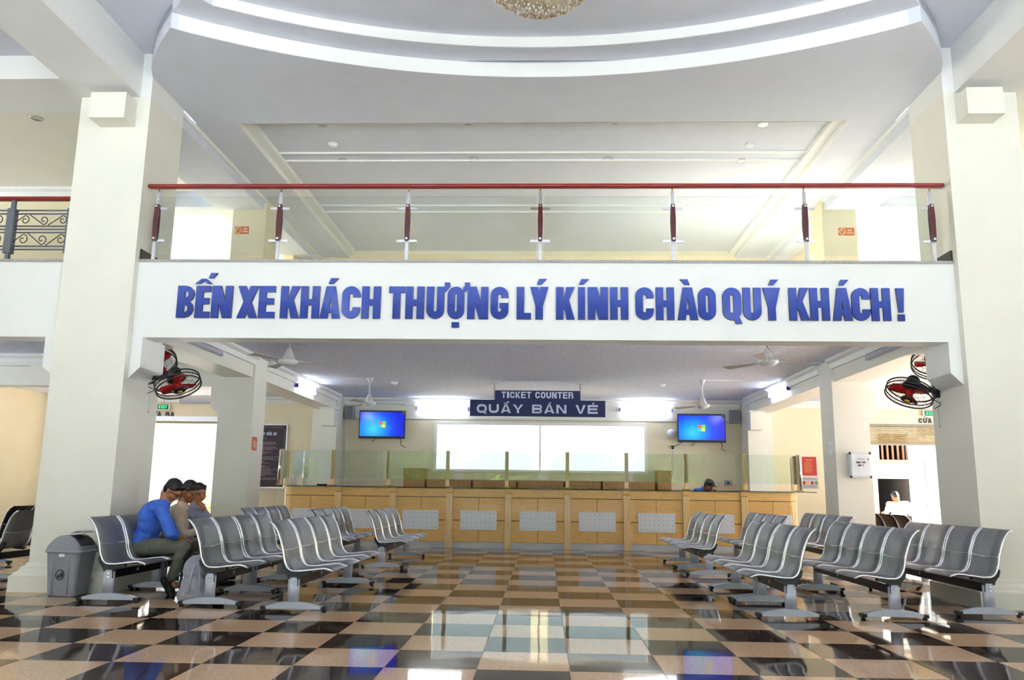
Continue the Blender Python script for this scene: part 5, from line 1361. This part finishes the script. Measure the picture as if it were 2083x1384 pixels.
fuse('body', body, SKIN2, P5, .0085, 3); fuse('hair', hair_prims(H5), HAIR, P5, .009, 3); face_bits(H5, P5)
fuse('shirt', [('e', chest, (.21,.13,.19)), ('e', hip.lerp(chest,.45), (.19,.13,.17)), ('e', hip + Vector((0,0,.06)), (.18,.14,.11)), ('c', sr, sl_, .085, .085), ('c', sr, er, .075, .062), ('c', sl_, el, .075, .062), ('c', neck + Vector((0,0,-.05)), neck, .09, .07)], M('white_shirt','#c9c4c4',.8,var=.03,bump=.4,bscale=16), P5, .012, 3, .02)
fuse('trousers', [('e', hip, (.19,.15,.12)), ('c', hip + Vector((.08,0,0)), kr, .095, .075), ('c', hip - Vector((.08,0,0)), kl, .095, .075), ('c', kr, ar, .07, .058), ('c', kl, al, .07, .058)], DKT, P5, .013, 3)
shoe(ar, (0,1,0), P5, SH); shoe(al, (0,1,0), P5, SH)
RC5 = M('red_plastic_chair','#b5382e',.4)
t = thing('plastic_chair', 'red plastic chair under the man in white outside', 'chair', (hip.x, hip.y, gz)); hz = hip.z - .11 - gz
box('seat', RC5, -.21, .21, -.2, .22, hz-.03, hz, t, bevel=.01)
for sx in (-1, 1):
    for sy in (-1, 1): MB().cyl((sx*.19, sy*.18+.01, 0), (sx*.18, sy*.17+.01, hz-.02), .018, .022, 8).build('leg', RC5, t)
    MB().tube([(sx*.2,-.2,hz-.02),(sx*.2,-.23,hz+.12)], .016, 6).build('back_post', RC5, t)
box('back_rail', RC5, -.21, .21, -.245, -.215, hz+.05, hz+.12, t)

# ------------------------------------------------------------------ backpack, bin
b0 = onz(386, 1228); bp = thing('backpack', 'grey backpack standing on the floor before the man in blue', 'backpack', (b0.x, b0.y+.12, 0), .25)
GREYB = M('grey_nylon', '#a3a3b0', .75, var=.12, scale=20, bump=.4, bscale=60); DGB = M('dark_grey_nylon','#4a4b52',.75,var=.15,scale=20)
fuse('main_bag', [('e', (0,0,.16), (.15,.10,.16)), ('e', (-.01,0,.30), (.13,.09,.16)), ('c', (-.09,0,.07), (.09,0,.07), .09, .09), ('c', (-.02,0,.36), (.02,0,.42), .08, .05)], GREYB, bp, .01, 4, .012)
fuse('front_pocket', [('e', (.02,-.085,.15), (.09,.05,.13)), ('c', (-.05,-.07,.07), (.08,-.07,.07), .055, .055)], GREYB, bp, .009, 4, .01)
fuse('side_panel', [('e', (.11,-.01,.18), (.055,.085,.17))], DGB, bp, .009, 3)
MB().tube([(-.06,-.11,.06),(-.05,-.135,.15),(-.035,-.12,.26),(-.02,-.085,.36),(-.01,-.04,.43)], .006, 6).build('zip', M('silver_zip','#c9cad2',.4,.4), bp)
MB().tube([(.05,-.1,.05),(.055,-.135,.15),(.045,-.11,.27),(.02,-.06,.40)], .005, 6).build('zip', MATS['silver_zip'], bp)
MB().tube([(-.03,.02,.44),(-.03,.0,.48),(.02,.0,.49),(.03,.02,.44)], .012, 8).build('handle', DGB, bp)
for sx in (-1,1): MB().tube([(sx*.05-.1,.09,.42),(sx*.05-.12,.15,.30),(sx*.05-.12,.14,.15),(sx*.05-.1,.09,.05)], .014, 6).build('strap', M('black_webbing','#1c1c20',.8), bp)

bn0 = onz(132, 1217)
bn = thing('litter_bin', 'grey plastic litter bin with a domed lid before the left column', 'bin', (-4.985, 8.80, 0), -.10)
def rrect(w, d, r_, n=5):
    out = []
    for cx_, cy_, a0 in ((w-r_,d-r_,0),(-w+r_,d-r_,90),(-w+r_,-d+r_,180),(w-r_,-d+r_,270)):
        out += [(cx_ + r_*math.cos(math.radians(a0+90*i/n)), cy_ + r_*math.sin(math.radians(a0+90*i/n))) for i in range(n+1)]
    return out
def loft(mb, secs):
    rings = [[mb.bm.verts.new((x, y, z)) for x, y in rrect(w, d, r_)] for w, d, r_, z in secs]
    n = len(rings[0])
    for A, B in zip(rings, rings[1:]):
        for j in range(n): mb._f([A[j], A[(j+1) % n], B[(j+1) % n], B[j]], True)
    mb._f(rings[0][::-1]); mb._f(rings[-1]); return mb
loft(MB(), [(.150,.125,.035,0),(.155,.13,.035,.02),(.190,.158,.04,.445),(.192,.16,.04,.45)]).build('body', GREYP, bn)
lidm = MB()
loft(lidm, [(.205,.172,.045,.445),(.208,.175,.045,.455),(.205,.172,.045,.47),(.195,.165,.05,.475)])
lid = lidm.build('lid_rim', GREYP, bn)
mb = MB(); n_ = 14
arch = [(-.192 + .384*i/n_, .47 + .155*math.sin(math.pi*i/n_)**.75) for i in range(n_+1)]
mb.prism(arch, 'xz', -.16, .16, True)
dome = mb.build('dome', GREYP, bn)
# opening with its swing flap pushed inwards on the right slope
mb = MB(); op = [(.045,.617),(.08,.604),(.12,.580),(.155,.545),(.172,.518)]
ring_ = []
mb.prism([(x*1.0+.004, z+.008) for x, z in op] + [(x-.006, z-.006) for x, z in op[::-1]], 'xz', -.115, .115)
mb.build('opening', M('bin_dark','#33353c',.5), dome)
MB().prism([(.03,.640),(.10,.660),(.185,.648),(.186,.655),(.10,.668),(.03,.648)], 'xz', -.10, .10).build('flap', GREYP, dome)
e = MB()
cz = .225; y_f = -.146
e.tube([(-.005+.047*math.cos(a*math.pi/14), y_f-.006, cz+.047*math.sin(a*math.pi/14)) for a in range(28)], .004, 5, True)
e.ell((.018,y_f-.004,cz+.026),(.007,.004,.007),8,5); e.prism([(.010,cz-.028),(.018,cz-.028),(.026,cz+.016),(.006,cz+.014),(-.01,cz+.004),(-.008,cz-.003),(.008,cz+.003)],'xz',y_f-.008,y_f+.002); e.prism([(-.028,cz-.03),(-.012,cz-.03),(-.010,cz-.005),(-.030,cz-.005)],'xz',y_f-.008,y_f+.002)
e.build('litter_emblem', BLACKP, bn)
box('paper_label', SOCK, -.03, .035, -.163, -.158, .405, .435, bn)
for sx in (-.09, .085): box('body_rib', GREYP, sx-.004, sx+.004, -.156, -.13, .02, .44, bn)

# ------------------------------------------------------------------ outside: buildings, kiosk, plants
ALU = M('aluminium_frame', '#8f949b', .4, .4)
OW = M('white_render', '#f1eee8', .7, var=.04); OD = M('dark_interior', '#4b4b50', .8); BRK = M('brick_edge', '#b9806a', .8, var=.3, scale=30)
YE = 25.0
def pe(px, py): return ony(px, py, YE)
nb = thing('neighbour_building', 'white building with barred window and open doorway beyond the right exit', 'building', (0, YE, -.45))
x0, x1 = pe(1755,950).x, pe(1870,950).x; g = .45
wx0, wx1, wz0, wz1 = pe(1790,960).x, pe(1854,960).x, pe(1820,936).z+g, pe(1820,902).z+g+.3
dx0, dx1, dz1 = pe(1784,960).x, pe(1857,960).x, pe(1820,974).z+g
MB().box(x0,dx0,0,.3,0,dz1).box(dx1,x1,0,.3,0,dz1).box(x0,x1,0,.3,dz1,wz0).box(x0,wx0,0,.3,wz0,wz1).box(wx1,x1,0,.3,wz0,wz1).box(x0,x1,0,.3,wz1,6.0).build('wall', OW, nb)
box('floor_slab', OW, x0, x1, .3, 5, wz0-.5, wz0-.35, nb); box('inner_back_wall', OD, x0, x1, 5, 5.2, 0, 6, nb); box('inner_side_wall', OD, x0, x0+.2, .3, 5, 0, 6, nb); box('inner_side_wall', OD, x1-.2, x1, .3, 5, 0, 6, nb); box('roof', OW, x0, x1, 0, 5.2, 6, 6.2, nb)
box('sill', BRK, wx0-.1, wx1+.1, -.06, .0, wz0-.12, wz0, nb)
wnd = box('barred_window', M('timber_bar','#8d6248',.6), wx0, wx0+.06, .1, .16, wz0, wz1, nb)
for k in range(1, 6): x = wx0 + (wx1-wx0)*k/6; box('window_bar', MATS['timber_bar'], x-.025, x+.025, .1, .15, wz0, wz1, wnd)
lw = box('louvre_window', M('daylight_glow_pane','#ffffff',.4,emit=1.2), pe(1805,960).x, pe(1846,960).x, 4.9, 4.99, pe(1820,996).z+g+.1, pe(1820,976).z+g+.1, nb)  # pane glows to stand for daylight behind the louvre
box('mullion', BRK, pe(1832,960).x-.03, pe(1832,960).x+.03, 4.85, 4.9, pe(1820,996).z+g, pe(1820,975).z+g+.2, lw)
kk = thing('glass_kiosk', 'white framed glass kiosk outside the right exit', 'kiosk', (0, 22.3, -.45))
def pk(px, py): return ony(px, py, 22.3)
k0, k1 = pk(1862,960).x, pk(1862,960).x + 2.6; kz0, kz1 = pk(1880,1032).z+.45, pk(1880,932).z+.45
box('base_panel', OW, k0, k1, 0, .35, 0, kz0, kk); box('top_panel', OW, k0, k1, 0, .35, kz1, kz1+.6, kk)
for x in (k0, pk(1883,960).x, pk(1883,960).x+.7, k1-.08): box('frame_post', ALU, x, x+.08, 0, .08, kz0, kz1, kk)
for a, b in ((k0+.08, pk(1883,960).x), (pk(1883,960).x+.08, pk(1883,960).x+.7)): box('pane', GLS, a, b, .03, .04, kz0, kz1, kk)
t2 = thing('glass_kiosk', 'white framed glass booth outside the left exit', 'kiosk', (0, 22.0, -.45))
def pl(px, py): return ony(px, py, 22.0)
x0, x1 = pl(300,960).x-1.2, pl(363,960).x; z0, z1 = .7, pl(340,905).z+.45
box('base_panel', OW, x0, x1, 0, 2, 0, z0, t2); box('top_panel', OW, x0, x1, 0, 2, z1, z1+.5, t2)
for x in (pl(313,960).x, pl(340,960).x, x1-.07): box('frame_post', ALU, x, x+.07, 0, .07, z0, z1, t2)
for a, b in ((x0, pl(313,960).x), (pl(313,960).x+.07, pl(340,960).x), (pl(340,960).x+.07, x1-.07)): box('pane', GLS, a, b, .03, .04, z0, z1, t2)
def leafy(name, label, cat, loc, rx, rz, n, cols, size, seed, trunk=None, group=None):
    rr = random.Random(seed); t = thing(name, label, cat, loc, group=group); mb = MB()
    for k in range(n):
        u = rr.uniform(-1,1); a = rr.uniform(0,2*math.pi); q_ = rr.random()**.4
        c = Vector((rx*q_*math.sqrt(1-u*u)*math.cos(a), rx*q_*math.sqrt(1-u*u)*math.sin(a), rz*(1+q_*u) + (trunk or 0)))
        d = Vector((rr.gauss(0,1), rr.gauss(0,1), rr.gauss(.3,.7))).normalized(); s_ = d.orthogonal().normalized(); L_ = size*rr.uniform(.6,1.3)
        v = [mb.bm.verts.new(c - d*L_*.5), mb.bm.verts.new(c + s_*L_*.22), mb.bm.verts.new(c + d*L_*.5), mb.bm.verts.new(c - s_*L_*.22)]
        mb.mi = rr.randrange(len(cols)); mb._f(v)
    f = mb.build('foliage', cols, t); f['kind'] = 'stuff'
    m2 = MB()
    for k in range(4):
        a = k*1.6; m2.tube([(0,0,0),(.1*rx*math.cos(a),.1*rx*math.sin(a),(trunk or 0)*.6+.05),(.5*rx*math.cos(a),.5*rx*math.sin(a),(trunk or 0)+rz*.9)], [.05*(1+rx),.04*(1+rx),.012], 6)
    m2.build('trunk', M('bark','#6b5238',.9,var=.3,scale=10), t)
    return t
LG = [M('leaf_green','#3f7a25',.6,var=.3), M('leaf_dark','#28551d',.6,var=.3), M('leaf_light','#7aa83e',.6,var=.3)]
leafy('croton_shrub', 'croton shrub with red and green leaves outside the left exit', 'shrub', (ony(408,985,25.5).x, 25.5, -.45), .55, .75, 500, [M('leaf_red','#8a2a1c',.6,var=.3), LG[0], M('leaf_yellow','#c9a23a',.6,var=.3)], .22, 3)
for k, (x, y) in enumerate(((-13,-17),(-7.8,-18),(-2.6,-17),(2.6,-18),(7.8,-17),(13,-18))):
    leafy('tree', 'green tree behind the viewer, mirrored in the counter glass, number %s from the left' % ('one','two','three','four','five','six')[k], 'tree', (x, y, -.45), 2.3, 1.6, 1600, LG, .6, 20+k, .9, group='trees before the station front')
for k, (x, y) in enumerate(((-2.6,27),(1.2,28),(3.4,26.5))):
    leafy('shrub', 'hazy shrub outside the back window, %s' % ('left','middle','right')[k], 'shrub', (x, y, -.45), 1.3, 1.0, 700, LG, .35, 40+k, .2, group='shrubs outside the back window')
p = ony(1099, 900, 22.5)
tag(box('outside_pillar', OW, p.x-.22, p.x+.22, 22.5, 22.9, -.45, 5), 'pale pillar standing outside the middle of the back window', 'pillar')
